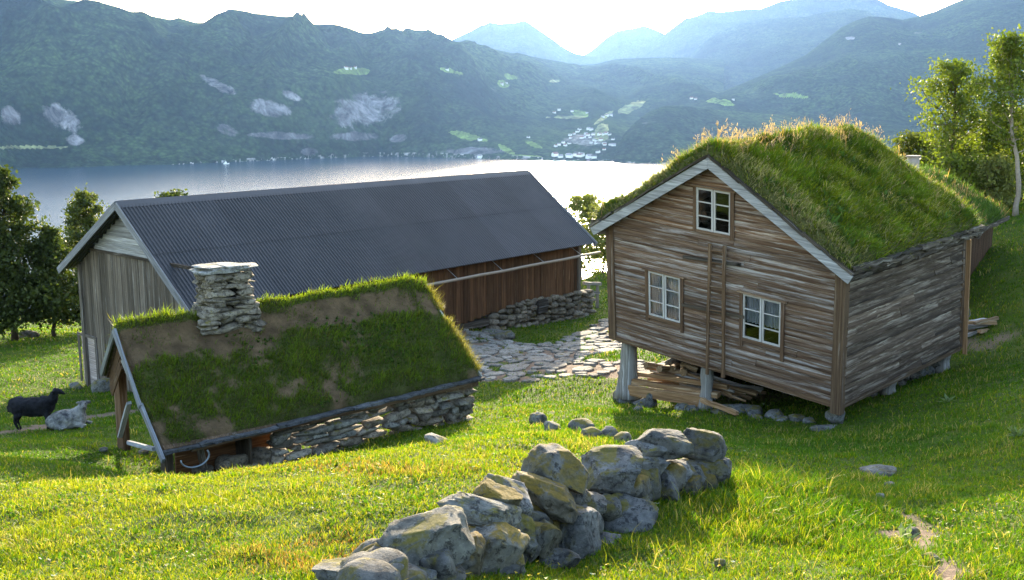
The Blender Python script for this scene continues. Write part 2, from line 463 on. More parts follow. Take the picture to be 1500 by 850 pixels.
def seg_dist(X, Y, poly):
    d = np.full(X.shape, 1e9)
    for (ax, ay), (bx, by) in zip(poly[:-1], poly[1:]):
        vx, vy = bx - ax, by - ay; t = np.clip(((X - ax) * vx + (Y - ay) * vy) / (vx * vx + vy * vy + 1e-9), 0, 1)
        d = np.minimum(d, np.hypot(X - ax - t * vx, Y - ay - t * vy))
    return d

def in_poly(X, Y, poly):
    ins = np.zeros(X.shape, bool); n = len(poly)
    for i in range(n):
        ax, ay = poly[i]; bx, by = poly[(i + 1) % n]
        c = ((ay > Y) != (by > Y)) & (X < (bx - ax) * (Y - ay) / (by - ay + 1e-12) + ax)
        ins ^= c
    return ins

PATH_PX = [(640, 478), (700, 470), (745, 500), (790, 508), (830, 497), (890, 468), (960, 455), (960, 492), (890, 515), (850, 530), (980, 532), (1000, 556), (880, 550), (780, 560), (690, 556), (640, 520)]
PATH = [tuple(ground_at(x, y, 20)[:2]) for x, y in PATH_PX]
TRACK1 = [tuple(ground_at(x, y, 15)[:2]) for x, y in [(-120, 645), (0, 634), (60, 628), (130, 612), (240, 598)]]
TRACK2 = [tuple(ground_at(x, y, 5)[:2]) for x, y in [(1215, 715), (1240, 738), (1290, 750), (1330, 775), (1350, 800), (1385, 830), (1390, 870)]]
UNDER = [tuple(ground_at(x, y, 14)[:2]) for x, y in [(940, 556), (1030, 580), (1110, 580)]]
YARD = [tuple(ground_at(x, y, 15)[:2]) for x, y in [(1410, 500), (1440, 510), (1470, 490)]]

def dirt_mask(X, Y):
    nz = fbm2(X * 1.7, Y * 1.7, 4, 21) - .5
    p = in_poly(X + nz * 1.0, Y + nz * 1.0, PATH).astype(float) * np.clip(1.05 - .9 * (fbm2(X * .9, Y * .9, 3, 5) > .56), 0, 1)
    t1 = np.clip(1.5 - (seg_dist(X, Y, TRACK1) + nz * .7) / .33, 0, 1)
    t2 = np.clip(1.3 - (seg_dist(X, Y, TRACK2) + nz * .9) / .16, 0, 1) * (fbm2(X * .9, Y * .9, 2, 77) > .40)
    u = np.clip(1.4 - (seg_dist(X, Y, UNDER) + nz * .9) / .8, 0, 1) * .6
    yd = np.clip(1.4 - (seg_dist(X, Y, YARD) + nz * .9) / .35, 0, 1) * .8
    return np.clip(np.maximum.reduce([p, t1, t2, u, yd]), 0, 1)

def grid_faces(nr, nc):
    i = np.arange(nr - 1)[:, None] * nc + np.arange(nc - 1)[None, :]
    return np.stack([i, i + 1, i + nc + 1, i + nc], -1).reshape(-1, 4)

def build_ground():
    ts = np.linspace(-1.15, 1.15, 560); ys = np.concatenate([np.linspace(-9, 3.8, 24), np.geomspace(4, 70, 420), np.geomspace(72, 620, 60)])
    T, Yg = np.meshgrid(ts, ys); X = T * (np.abs(Yg) + 9.5)
    Z = gz(X, Yg); V = np.stack([X, Yg, Z], -1).reshape(-1, 3)
    me = fast_mesh('meadow', V, [grid_faces(len(ys), len(ts))], M['ground'], {'dirt': dirt_mask(V[:, 0], V[:, 1])}, True)
    o = link_mesh('meadow_ground', me); tag(o, kind='structure', label='sloping green pasture falling away to the fjord')
build_ground()

def build_path():
    mb = MB(); xs = [p[0] for p in PATH]; ys = [p[1] for p in PATH]; placed = []
    tries = 0
    while len(placed) < 330 and tries < 9000:
        tries += 1
        x, y = R.uniform(min(xs), max(xs)), R.uniform(min(ys), max(ys)); r = R.choice([.16, .2, .26, .32, .42, .52])
        if not in_poly(np.array([x]), np.array([y]), PATH)[0]: continue
        if any((x - a) ** 2 + (y - b) ** 2 < ((r + c) * .93) ** 2 for a, b, c in placed): continue
        placed.append((x, y, r)); n = R.randint(6, 9); a0 = R.uniform(0, 6); st = R.uniform(.75, 1.3); th = R.uniform(0, 3)
        ring = []
        for k in range(n):
            a = a0 + 2 * math.pi * k / n + R.uniform(-.2, .2); rr = r * R.uniform(.82, 1.1)
            dx, dy = math.cos(a) * rr * st, math.sin(a) * rr / st
            ring.append((x + dx * math.cos(th) - dy * math.sin(th), y + dx * math.sin(th) + dy * math.cos(th)))
        zc = float(gz(x, y)); ring = np.array(ring); zr = gz(ring[:, 0], ring[:, 1])
        tilt = R.uniform(0, .03)
        top = [(p[0], p[1], z * .6 + zc * .4 + .035 + tilt) for p, z in zip(ring, zr)]
        inner = [(x + (p[0] - x) * .86, y + (p[1] - y) * .86, t[2] + .012) for p, t in zip(ring, top)]
        low = [(p[0] + (p[0] - x) * .08, p[1] + (p[1] - y) * .08, z - .12) for p, z in zip(ring, zr)]
        V = low + top + inner; Fc = []
        for i in range(n):
            j = (i + 1) % n; Fc += [(i, j, n + j, n + i), (n + i, n + j, 2 * n + j, 2 * n + i)]
        Fc.append(tuple(range(2 * n, 3 * n)))
        s = R.uniform(.55, 1.0); mb.add(V, Fc, (s, s * .98, s * .95))
    o = mb.build('path', M['pavestone']); tag(o, kind='structure', label='uneven flagstone path between the barn and the stilted cabin')
build_path()

# fjord water
def build_water():
    V = [(-9000, 330, WZ), (9000, 330, WZ), (9000, 9000, WZ), (-9000, 9000, WZ)]
    me = fast_mesh('water', V, [np.array([[0, 1, 2, 3]])], M['water']); o = link_mesh('fjord_water', me); tag(o, 'calm fjord shining pale under the low sun', kind='structure')
build_water()

# ------------------------------------------------------------------ mountains
SHORE = [(-900, 276), (-400, 262), (0, 251), (40, 249), (160, 246), (330, 238), (450, 233), (560, 229), (700, 233), (820, 236), (900, 238), (1000, 240), (1100, 243), (1500, 250), (2400, 268)]
def lerp(px, tab):
    return np.interp(px, [t[0] for t in tab], [t[1] for t in tab])
def water_hit(px, py):
    a = (px - 750) / F; b = (py - 425) / F; d = np.stack([a, CT - b * ST, -ST - b * CT], -1); return d * (WZ / d[..., 2])[..., None]
def at_v(px, py, Y):
    a = (px - 750) / F; b = (py - 425) / F; return np.stack([a, CT - b * ST, -ST - b * CT], -1) * (Y / (CT - b * ST))[..., None]

MTN = []
def mountain(name, label, px0, px1, nc, nr, ridge, Yr, base, prof, amp, gully=.5, seed=1, paint=None, jag=.8):
    """terrain sheet from its foot up to the ridge line and down the far side"""
    px = np.linspace(px0, px1, nc)
    rp = at_v(px, lerp(px, ridge) + (fbm2(px * .09, px * 0, 4, seed) - .5) * jag, lerp(px, Yr) * np.ones(nc))
    bp = base(px)
    s = np.concatenate([np.linspace(0, 1, nr), 1 + np.linspace(.02, .5, 26)])[:, None]
    X = bp[None, :, 0] * (1 - s) + rp[None, :, 0] * s; Y = bp[None, :, 1] * (1 - s) + rp[None, :, 1] * s
    pr = np.where(s <= 1, prof(np.clip(s, 0, 1)), 1 - 2.2 * (s - 1) ** 1.3)
    Z = bp[None, :, 2] + (rp[None, :, 2] - bp[None, :, 2]) * pr
    env = np.clip(np.sin(np.pi * np.clip(s, 0, 1)), 0, 1) ** np.where(s < .5, .8, 2.4)
    amp = amp * (np.clip((930 - px) / 300, .35, 1)[None, :] if name == 'mountain' and px0 < -600 else 1)
    k = 1 / 900.0
    rid = 1 - np.abs(2 * fbm2(X * k * 1.6 + 3, Y * k * .7, 4, seed + 3) - 1) * 2
    Z = Z + env * amp * ((fbm2(X * k, Y * k, 5, seed) - .5) * 1.6 + gully * (rid - .5)) + env * amp * .22 * (fbm2(X * k * 9, Y * k * 9, 3, seed + 6) - .5)
    V = np.stack([X, Y, Z], -1).reshape(-1, 3)
    cov = np.zeros(len(V)); col = np.zeros((len(V), 3))
    if paint: paint(V, cov, col, np.broadcast_to(s, X.shape).reshape(-1))
    me = fast_mesh(name, V, [grid_faces(len(s), nc)], M['mountain'], {'cover': cov, 'col': col}, True)
    o = link_mesh(name, me); tag(o, label, kind='structure'); MTN.append((V, grid_faces(len(s), nc)))
    return o

ROCK = (.21, .20, .205); FIELD = (.17, .24, .06); SAND = (.33, .30, .27)
def painter(ells):
    def paint(V, cov, col, s):
        px, py = proj(V); n = fbm2(px * .09, py * .16, 4, 31); n2 = fbm2(px * .35, py * .3, 3, 44)
        for kind, cx, cy, rx, ry, rot in ells:
            c, sn = math.cos(math.radians(rot)), math.sin(math.radians(rot))
            dx, dy = px - cx, py - cy; e = ((dx * c + dy * sn) / rx) ** 2 + ((-dx * sn + dy * c) / ry) ** 2
            if kind in ('rock', 'scree', 'sand'): w = np.clip(.95 - .45 * e, 0, .8)
            else: w = np.clip((1.0 - e + (n - .5) * 1.6) * 4, 0, 1)
            c_ = {'rock': ROCK, 'field': FIELD, 'scree': (.13, .125, .13), 'sand': (.20, .19, .17), 'pale': (.24, .26, .12)}[kind]
            better = w > cov; cov[better] = w[better]; col[better] = c_
        sh = (s < .012) & (V[:, 2] < WZ + 14); cov[sh] = .66 * (n2[sh] > .52); col[sh] = (.30, .29, .28)
    return paint
LEFT_PAINT = painter([('rock', 535, 162, 52, 26, -8), ('rock', 395, 158, 34, 12, 10), ('rock', 425, 140, 18, 6, 20), ('rock', 90, 172, 34, 16, 35), ('rock', 110, 205, 16, 8, 0), ('rock', 320, 125, 28, 7, 25), ('rock', 15, 170, 18, 14, 30),
    ('scree', 410, 199, 50, 6, 2), ('scree', 335, 192, 22, 8, 20), ('scree', 520, 200, 34, 7, 0), ('scree', 585, 203, 14, 7, 0), ('scree', 690, 222, 50, 6, 0), ('scree', 455, 222, 14, 6, 0),
    ('field', 517, 105, 27, 6, 2), ('field', 660, 104, 20, 3.5, 14), ('field', 737, 123, 10, 6, 25), ('field', 748, 113, 12, 5, 12), ('field', 685, 200, 30, 6, 12), ('field', 782, 212, 14, 4, 20), ('field', 770, 229, 26, 2.6, 0), ('field', 740, 218, 16, 4, 30),
    ('pale', 830, 172, 28, 3, 0), ('field', 850, 166, 14, 6, 12), ('pale', 812, 119, 10, 2.4, 0), ('pale', 925, 157, 26, 7, -24), ('pale', 885, 172, 20, 3, -35), ('pale', 880, 196, 12, 16, 30), ('pale', 45, 216, 60, 3, 0), ('sand', 860, 205, 34, 9, 0)])

mountain('mountain', 'long forested mountain across the fjord with pale cliffs, left of the setting sun', -700, 1060, 1150, 240,
    [(-700, -40), (-300, -20), (0, -20), (80, -6), (95, 0), (130, 3), (165, 13), (195, 22), (215, 22), (250, 29), (262, 26), (285, 33), (312, 34), (335, 23), (370, 30), (420, 36), (460, 38), (490, 36), (530, 48), (565, 51), (610, 55), (655, 61), (700, 66), (735, 76), (750, 81), (757, 79), (783, 84), (807, 88), (830, 94), (850, 96), (875, 94), (900, 88), (940, 86), (1000, 86), (1060, 90)],
    [(-700, 3900), (0, 4100), (500, 4700), (700, 5600), (820, 7000), (900, 7600), (1060, 8000)], lambda px: water_hit(px, lerp(px, SHORE)), lambda s: (s ** .95) * (1 + .22 * np.sin(np.pi * s)), 220, 1.0, 11, LEFT_PAINT)
mountain('hill', 'dark wooded hill right of the village on the far shore', 900, 2300, 420, 120,
    [(900, 222), (915, 195), (930, 180), (950, 164), (975, 155), (1000, 156), (1040, 160), (1100, 165), (1200, 172), (1400, 180), (2300, 190)],
    [(900, 3300), (950, 3650), (1100, 4000), (2300, 4000)], lambda px: water_hit(px, lerp(px, SHORE)), lambda s: s ** .8, 40, .6, 5, painter([]))
def plain_base(Y, z):
    return lambda px: np.stack([(px - 750) / F * Y * 1.03, np.full(len(px), float(Y)), np.full(len(px), float(z))], -1)
mountain('mountain', 'nearer green mountain rising behind the cabin roof and birches', 985, 2300, 800, 170,
    [(985, 166), (1020, 152), (1052, 137), (1100, 117), (1140, 100), (1180, 81), (1210, 58), (1232, 41), (1250, 32), (1272, 24), (1300, 26), (1322, 29), (1345, 24), (1372, 16), (1396, 5), (1420, -4), (1500, -25), (1700, -50), (2300, -40)],
    [(985, 4600), (1180, 5600), (1420, 6200), (2300, 6200)], plain_base(3700, -150), lambda s: s ** 1.0 * (1 + .12 * np.sin(np.pi * s)), 120, .7, 23,
    painter([('field', 1045, 149, 32, 6, 6), ('pale', 1000, 150, 12, 3, 10), ('field', 1160, 140, 26, 4, 5), ('rock', 1245, 56, 8, 3, 0), ('rock', 1318, 64, 3, 2, 0)]))
mountain('mountain', 'blue mountain spur in the middle distance right of the sun', 900, 1500, 420, 110,
    [(900, 128), (960, 116), (1000, 92), (1020, 72), (1040, 56), (1060, 44), (1085, 36), (1120, 29), (1150, 26), (1180, 25), (1210, 18), (1244, 13), (1270, 16), (1290, 30), (1330, 60), (1500, 130)],
    [(900, 8200), (1500, 8200)], plain_base(6300, -60), lambda s: s ** 1.0, 120, .9, 37, painter([]))
mountain('mountain', 'highest pale blue mountain range behind the spur', 880, 1500, 420, 90,
    [(880, 112), (920, 96), (952, 66), (980, 45), (1004, 27), (1020, 24), (1036, 16), (1055, 18), (1072, 16), (1095, 13), (1112, 14), (1128, 8), (1140, 3), (1172, -3), (1230, -4), (1284, -2), (1300, 7), (1320, 13), (1340, 19), (1370, 40), (1500, 110)],
    [(880, 10200), (1500, 10200)], plain_base(8200, -20), lambda s: s ** 1.1, 130, 1.0, 41, painter([]))
mountain('mountain', 'distant rounded peak just left of the setting sun', 600, 880, 260, 70,
    [(600, 90), (640, 68), (663, 58), (690, 45), (705, 37), (717, 33), (732, 35), (747, 34), (758, 33), (767, 30), (776, 34), (787, 42), (800, 51), (817, 63), (830, 72), (845, 79), (862, 82), (880, 86)],
    [(600, 10400), (880, 10400)], plain_base(8600, 20), lambda s: s ** 1.1, 90, 1.0, 53, painter([]))
mountain('mountain', 'faint far peak just right of the setting sun', 840, 1030, 200, 60,
    [(840, 86), (855, 81), (868, 73), (880, 62), (893, 52), (905, 45), (917, 43), (930, 41), (943, 38), (953, 41), (970, 48), (1030, 90)],
    [(840, 11400), (1030, 11400)], plain_base(9800, 40), lambda s: s ** 1.1, 80, 1.0, 59, painter([]))

# ------------------------------------------------------------------ village houses on the far shore
def make_bvh():
    V = np.concatenate([m[0] for m in MTN]); off = np.cumsum([0] + [len(m[0]) for m in MTN[:-1]])
    Fc = np.concatenate([m[1] + o for m, o in zip(MTN[:3], off)]); return BVHTree.FromPolygons(V.tolist(), Fc.tolist())
BV = make_bvh()
def cast(px, py):
    d = Vector(at(px, py, 1)).normalized(); h = BV.ray_cast(Vector((0, 0, 0)), d, 12000)
    return h[0]
HOUSE_PX = [(849,191),(846,194),(835,199),(836,203),(841,197),(852,203),(855,202),(858,197),(862,190),(866,191),(861,199),(864,202),(869,198),(870,206),(873,207),(866,210),(873,211),(878,198),(884,198),(888,197),(893,198),(880,206),(885,211),(886,213),(894,213),(899,214),(825,210),(819,213),(828,214),(834,211),(814,215),(813,229),(821,231),(832,229),(834,231),(845,229),(849,230),(852,229),(863,232),(870,232),(885,220),(876,224),(898,205),
 (812,166),(819,162),(838,164),(860,166),(774,202),(735,124),(742,122),(655,103),(507,101),(520,100),(513,101),(1013,145),(1019,146),(1074,147),(883,172),(889,170),(895,170),(703,206),(703,231)]
def build_houses():
    for i, (px, py) in enumerate(HOUSE_PX):
        h = cast(px, py)
        if h is None: continue
        big = 1.0 + .5 * R.random(); 
        big *= .72 if py < 227 else 1.1
        w, d, hh = 8 * big, 13 * big, 6.0 * big; a = R.uniform(-.9, .9)
        Rm = rotm(0, 0, a); b = np.array(h) - np.array([0, 0, 1.0])
        wp = lambda p: Rm @ np.array(p) + b
        far = i > 42
        lab = 'tiny white farmhouse among the green fields on the far hillside' if far else 'small white house of the village on the far shore'
        e = empty('house', b, lab, 'house', 'white farmhouses scattered on the far hillsides' if far else 'white houses of the village across the fjord')
        mb = MB(wp); mb.add([(-d/2,-w/2,-3),(d/2,-w/2,-3),(d/2,w/2,-3),(-d/2,w/2,-3),(-d/2,-w/2,hh),(d/2,-w/2,hh),(d/2,w/2,hh),(-d/2,w/2,hh),(-d/2,0,hh+w*.4),(d/2,0,hh+w*.4)],
            [(0,1,5,4),(2,3,7,6),(1,2,6,9,5),(3,0,4,8,7),(0,3,2,1),(4,5,9,8),(6,7,8,9)]); mb.build('wall', M['white_wall'], e)
        mb = MB(wp)
        for s in (-1, 1): mb.add([(-d/2-.6,s*(w/2+.7),hh-.4),(d/2+.6,s*(w/2+.7),hh-.4),(d/2+.6,0,hh+w*.4+.35),(-d/2-.6,0,hh+w*.4+.35),(-d/2-.6,s*(w/2+.7),hh-.1),(d/2+.6,s*(w/2+.7),hh-.1),(d/2+.6,0,hh+w*.4+.7),(-d/2-.6,0,hh+w*.4+.7)], BOXF)
        t = R.choice([(1, 1, 1), (2.2, 1.2, 1), (3, 3, 3.1)])
        mb.c = [np.tile(t, (len(c), 1)) for c in mb.c]; mb.build('roof', M['house_roof'], e)
build_houses()
def build_boat():
    p = water_hit(np.array([331.]), np.array([240.5]))[0]; a = .2; Rm = rotm(0, 0, a)
    wp = lambda q: Rm @ np.array(q) + p
    e = empty('boat', p, 'small white boat by the dark far shore of the fjord', 'boat')
    mb = MB(wp); mb.add([(-7,-1.6,-.4),(5,-1.6,-.4),(9,0,-.2),(5,1.6,-.4),(-7,1.6,-.4),(-7,-2.2,2.4),(5,-2.2,2.6),(10.5,0,3.3),(5,2.2,2.6),(-7,2.2,2.4)], [(0,1,6,5),(1,2,7,6),(2,3,8,7),(3,4,9,8),(4,0,5,9),(5,6,7,8,9),(4,3,2,1,0)]); mb.build('hull', M['white_wall'], e)
    mb = MB(wp); mb.box((-4, -1.5, 2.4), (2.5, 1.5, 5.5)); mb.box((-2, -1.2, 5.5), (1.5, 1.2, 7.5)); mb.build('cabin', M['white_wall'], e)
    mb = MB(wp); mb.tube([(-.5, 0, 7.4), (-.5, 0, 13)], .25, 6); mb.build('mast', M['white_wall'], e)
build_boat()

# ------------------------------------------------------------------ grass generator
def blades(name, P, up, h, w, lean, col, mat, parent=None, base=None, curl=.35, tipcol=1.25):
    """every blade: two quads tapering to a tip"""
    N = len(P); an = rng.uniform(0, 2 * np.pi, N)
    side = np.stack([np.cos(an), np.sin(an), np.zeros(N)], -1) * (w / 2)[:, None]
    mid = P + up * (h * .55)[:, None] + lean * (h * .22)[:, None]
    tip = P + up * (h * (1 - curl * .4))[:, None] + lean * (h * .75)[:, None]
    V = np.stack([P - side, P + side, mid - side * .75, mid + side * .75, tip], 1).reshape(-1, 3)
    o = np.arange(N)[:, None] * 5
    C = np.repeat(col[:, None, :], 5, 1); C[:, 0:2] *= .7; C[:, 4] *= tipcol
    me = fast_mesh(name, V, [np.concatenate([o, o + 1, o + 3, o + 2], 1), np.concatenate([o + 2, o + 3, o + 4], 1)], mat, {'col': C.reshape(-1, 3)})
    ob = link_mesh(name, me, parent, base); ob['kind'] = 'stuff'; return ob

G_DK, G_MD, G_YL, G_ST = np.array((.045, .100, .004)), np.array((.105, .178, .005)), np.array((.215, .225, .008)), np.array((.34, .27, .10))
#SPLIT
def build_meadow_grass():
    N = 1050000
    t = rng.uniform(-.84, .84, N); Y = np.exp(rng.uniform(np.log(4.4), np.log(75), N)); X = t * Y
    dm = dirt_mask(X, Y); keep = rng.uniform(0, 1, N) > dm * 1.0
    shd = fbm2(X * .8, Y * .8, 4, 61); keep &= rng.uniform(0, 1, N) < np.clip(.45 + 1.1 * shd, 0, 1)
    X, Y = X[keep], Y[keep]; N = len(X)
    P = np.stack([X, Y, gz(X, Y) - .01], -1)
    patch = fbm2(X * .45, Y * .45, 4, 71); fine = fbm2(X * 2.3, Y * 2.3, 3, 72); px, py = proj(P)
    h = (.030 + .045 * rng.random(N) ** 2.5) * (.5 + 1.0 * fine) * (Y / 9) ** .38
    tuft = fbm2(X * 1.1 + 9, Y * 1.1, 3, 73) > .63
    h *= np.where(tuft, 1.55, 1)
    w = (.0052 + .004 * rng.random(N)) * np.clip(Y / 7, .8, 9) ** .85
    near_wall = np.exp(-(((X - 2.6) / .9) ** 2 + ((Y - 9.6) / 1.9) ** 2)); h *= 1 + 2.6 * near_wall
    lean = rng.normal(size=(N, 3)) * .45; lean[:, 2] = 0; lean[:, 1] -= .1
    up = rng.normal(size=(N, 3)) * .2; up[:, 2] = 1
    r = rng.random(N)
    # yellower sward on the knoll left of the wall, greener right and below
    rust = np.exp(-(((px - 500) / 120) ** 2 + ((py - 815) / 26) ** 2)) + .8 * np.exp(-(((px - 640) / 60) ** 2 + ((py - 780) / 14) ** 2)) + .5 * np.exp(-(((px - 520) / 160) ** 2 + ((py - 690) / 10) ** 2))
    dry = .72 * np.clip(.55 - X * .10, .12, .8) * np.clip((16 - Y) / 5, 0, 1) + .10 + .5 * (patch - .5)
    f = np.clip(patch * 1.5 - .35 + rng.normal(size=N) * .2, 0, 1)[:, None]
    c = G_DK * (1 - f) + G_MD * f
    ye = (r < dry)[:, None]; c = np.where(ye, G_YL * rng.uniform(.6, 1.15, (N, 1)), c * rng.uniform(.75, 1.3, (N, 1)))
    stw = rng.random(N) < (.035 + .10 * np.clip(dry, 0, 1) * (fine > .52) + .25 * (tuft & (fine > .6))); c = np.where(stw[:, None], G_ST * rng.uniform(.6, 1.2, (N, 1)), c)
    ru = rng.random(N) < rust * .75 * (fine > .42); c = np.where(ru[:, None], np.array((.26, .14, .045)) * rng.uniform(.5, 1.3, (N, 1)), c)
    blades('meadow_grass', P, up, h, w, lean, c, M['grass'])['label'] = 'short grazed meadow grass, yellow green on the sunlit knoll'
build_meadow_grass()

def build_clover():
    n = 42000; t = rng.uniform(-.66, .66, n); Y = np.exp(rng.uniform(np.log(4.6), np.log(22), n)); X = t * Y
    k = (fbm2(X * .9 + 4, Y * .9, 4, 95) > .54) & (rng.random(n) > dirt_mask(X, Y)); X, Y = X[k], Y[k]; n = len(X)
    P = np.stack([X, Y, gz(X, Y) + .012], -1); d = rng.normal(size=(n, 3)); d[:, 2] = np.abs(d[:, 2]) * .6 + .25; d /= np.linalg.norm(d, axis=1, keepdims=True)
    c = np.array((.045, .095, .006)) * rng.uniform(.6, 1.7, (n, 1))
    blades('clover', P, d, rng.uniform(.022, .05, n) * (Y / 9) ** .4, rng.uniform(.016, .032, n) * (Y / 9) ** .5, rng.normal(size=(n, 3)) * .3, c, M['grass'])['label'] = 'broad leaved clover and plantain patches in the pasture'
    n = 1500; t = rng.uniform(-.66, .66, n); Y = np.exp(rng.uniform(np.log(4.8), np.log(18), n)); X = t * Y; k = fbm2(X * .8, Y * .8, 3, 99) > .52; X, Y = X[k], Y[k]; n = len(X)
    P = np.stack([X, Y, gz(X, Y) + .06], -1); P = np.repeat(P, 4, 0); m = len(P); d = rng.normal(size=(m, 3)) * .8; d[:, 2] = .35
    c = np.where((rng.random(n) < .75)[:, None], (.62, .45, .03), (.6, .6, .55)); blades('wildflower', P, d, np.full(m, .018), np.full(m, .014), d * 0, np.repeat(c, 4, 0), M['grass'])['label'] = 'tiny yellow and white flowers dotted over the pasture'
build_clover()

def build_tall_grass():
    """thin seed stalks and broad tufts scattered over the pasture"""
    n = 1300
    t = rng.uniform(-.6, .6, n); Y = np.exp(rng.uniform(np.log(5), np.log(24), n)); X = t * Y
    k = fbm2(X * .7, Y * .7, 3, 91) > .5; X, Y = X[k], Y[k]
    # along the right foot of the stone wall, the knoll crest before the shed and round the stilts
    ex = []
    for (px, py, spread, m) in [(1065, 690, .5, 260), (1075, 720, .5, 240), (1040, 760, .4, 160), (990, 830, .3, 120), (960, 640, .4, 60), (300, 690, 1.2, 140), (420, 672, .8, 80), (1350, 640, 1.6, 150), (1470, 650, .9, 120), (560, 655, .6, 70), (1450, 530, 1.2, 160), (1250, 640, 1, 80)]:
        g = ground_at(px, py, 5); q = rng.normal(size=(m, 2)) * spread; ex.append(g[:2] + q)
    ex = np.concatenate(ex); X = np.concatenate([X, ex[:, 0]]); Y = np.concatenate([Y, ex[:, 1]]); n = len(X)
    P = np.stack([X, Y, gz(X, Y) - .01], -1)
    up = rng.normal(size=(n, 3)) * .25; up[:, 2] = 1; lean = rng.normal(size=(n, 3)) * .5; lean[:, 2] = 0
    c = np.where((rng.random(n) < .4)[:, None], G_ST, G_YL) * rng.uniform(.6, 1.2, (n, 1))
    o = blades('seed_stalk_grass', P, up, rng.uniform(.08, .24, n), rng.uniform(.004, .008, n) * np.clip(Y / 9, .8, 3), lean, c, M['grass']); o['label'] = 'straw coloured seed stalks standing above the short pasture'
build_tall_grass()

# ------------------------------------------------------------------ building frames
class Frame:
    """a building's own axes: u along the gable, v along the ridge, w up; corners may be slightly out of true"""
    def __init__(s, c, dims):
        s.c = np.array(c, float).reshape(2, 2, 2, 3); s.d = np.array(dims, float)
    def __call__(s, p):
        u, v, w = np.asarray(p, float) / s.d; c = s.c
        q = c[:, :, 0] * (1 - w) + c[:, :, 1] * w; q = q[:, 0] * (1 - v) + q[:, 1] * v
        return q[0] * (1 - u) + q[1] * u
    def many(s, P):
        P = np.asarray(P, float) / s.d; u, v, w = P[:, 0:1], P[:, 1:2], P[:, 2:3]; c = s.c; r = 0
        for i in (0, 1):
            for j in (0, 1):
                for k in (0, 1): r = r + c[i, j, k] * (u if i else 1 - u) * (v if j else 1 - v) * (w if k else 1 - w)
        return r
def solve2(fn, g, px, py):
    g = np.array(g, float)
    for _ in range(30):
        f0 = np.array(proj(fn(*g))) - (px, py); J = np.zeros((2, 2))
        for i in (0, 1):
            h = np.zeros(2); h[i] = 1e-4; J[:, i] = (np.array(proj(fn(*(g + h)))) - (px, py) - f0) / 1e-4
        g -= np.linalg.solve(J, f0)
    return g

def turf_grid(fr, eaveL, apex, eaveR, v0, v1, thick, ns, nv, lip, seed, ridge_round=.5, sag=.0, amp=.12):
    """turf layer over two slopes. returns (V, faces, q, v) with q -1..1 across"""
    q = np.linspace(-1, 1, ns); v = np.linspace(v0, v1, nv); Q, VV = np.meshgrid(q, v)
    el, ap, er = map(np.array, (eaveL, apex, eaveR))
    a = np.abs(Q); L = Q < 0
    u = np.where(L, ap[0] + (el[0] - ap[0]) * a, ap[0] + (er[0] - ap[0]) * a)
    w = np.where(L, ap[1] + (el[1] - ap[1]) * a, ap[1] + (er[1] - ap[1]) * a)
    sl = (ap[1] - er[1]) / abs(er[0] - ap[0]); w -= ridge_round * .25 * np.exp(-(a / .12) ** 2) * sl * .6
    edge = np.minimum(np.clip((1 - a) / .05, 0, 1), np.clip(np.minimum(VV - v0, v1 - VV) / .22, 0, 1)); edge = np.sqrt(np.clip(edge * (2 - edge), 0, 1))
    n = fbm2(u * 1.3 + seed, VV * 1.3, 4, seed) - .5; n2 = fbm2(u * 5, VV * 5, 3, seed + 3) - .5
    h = (thick * (lip + (1 - lip) * edge) + amp * n * 2 + amp * .5 * n2) * np.clip(edge + .3, 0, 1)
    h = np.maximum(h, .02)
    W = fr.many(np.stack([u, VV, w + h], -1).reshape(-1, 3)); B = fr.many(np.stack([u, VV, w - .02 + 0 * h], -1).reshape(-1, 3))
    top = grid_faces(nv, ns); idx = np.arange(nv * ns).reshape(nv, ns); m = nv * ns
    ring = np.concatenate([idx[0, :], idx[1:, -1], idx[-1, -2::-1], idx[-2:0:-1, 0]])
    r2 = np.roll(ring, -1); skirt = np.stack([ring, ring + m, r2 + m, r2], -1)
    return np.concatenate([W, B]), [top, skirt, (top + m)[:, ::-1]], Q.ravel(), VV.ravel(), h.ravel()

def sample_grid(V, Q, VV, ns, nv, N):
    """N random points on the top of a turf grid: position, q, v"""
    W = V[:nv * ns].reshape(nv, ns, 3); i = rng.uniform(0, nv - 1.001, N); j = rng.uniform(0, ns - 1.001, N)
    a, b = i.astype(int), j.astype(int); fi, fj = (i - a)[:, None], (j - b)[:, None]
    f = lambda G: (G[a, b] * (1 - fj) + G[a, b + 1] * fj) * (1 - fi) + (G[a + 1, b] * (1 - fj) + G[a + 1, b + 1] * fj) * fi
    p = f(W); nrm = np.cross(W[a, b + 1] - W[a, b], W[a + 1, b] - W[a, b]); nrm /= np.linalg.norm(nrm, axis=1, keepdims=True) + 1e-9
    nrm *= np.sign(nrm[:, 2:3] + 1e-9)
    return p, nrm, f(Q.reshape(nv, ns, 1))[:, 0], f(VV.reshape(nv, ns, 1))[:, 0]

# ------------------------------------------------------------------ the cabin on stilts
FRf, FRe = at(1229, 590, 20.5), at(1237, 400, 20.5)
FLf, FLe = at(897, 490, 24.5), at(892, 328, 24.5)
BRf, BRe = at(1405, 503, 25.5), at(1411, 343, 25.5)
BLf, BLe = FLf + BRf - FRf, FLe + BRe - FRe
CW, CL, CH = np.linalg.norm((FRf - FLf)), np.linalg.norm(BRf - FRf), np.linalg.norm(FRe - FRf)
CAB = Frame([FLf, FLe, BLf, BLe, FRf, FRe, BRf, BRe], (CW, CL, CH))
gab = lambda u, w: CAB((u, 0, w))
gpix = lambda x, y, v=0.0: solve2(lambda u, w: CAB((u, v, w)), (CW / 2, CH / 2), x, y)
APX = gpix(1039, 232, -.32); EVL = gpix(871, 331, -.32); EVR = gpix(1245, 400, -.32)
print('cabin', CW, CL, CH, 'apex', APX, 'eaves', EVL, EVR)
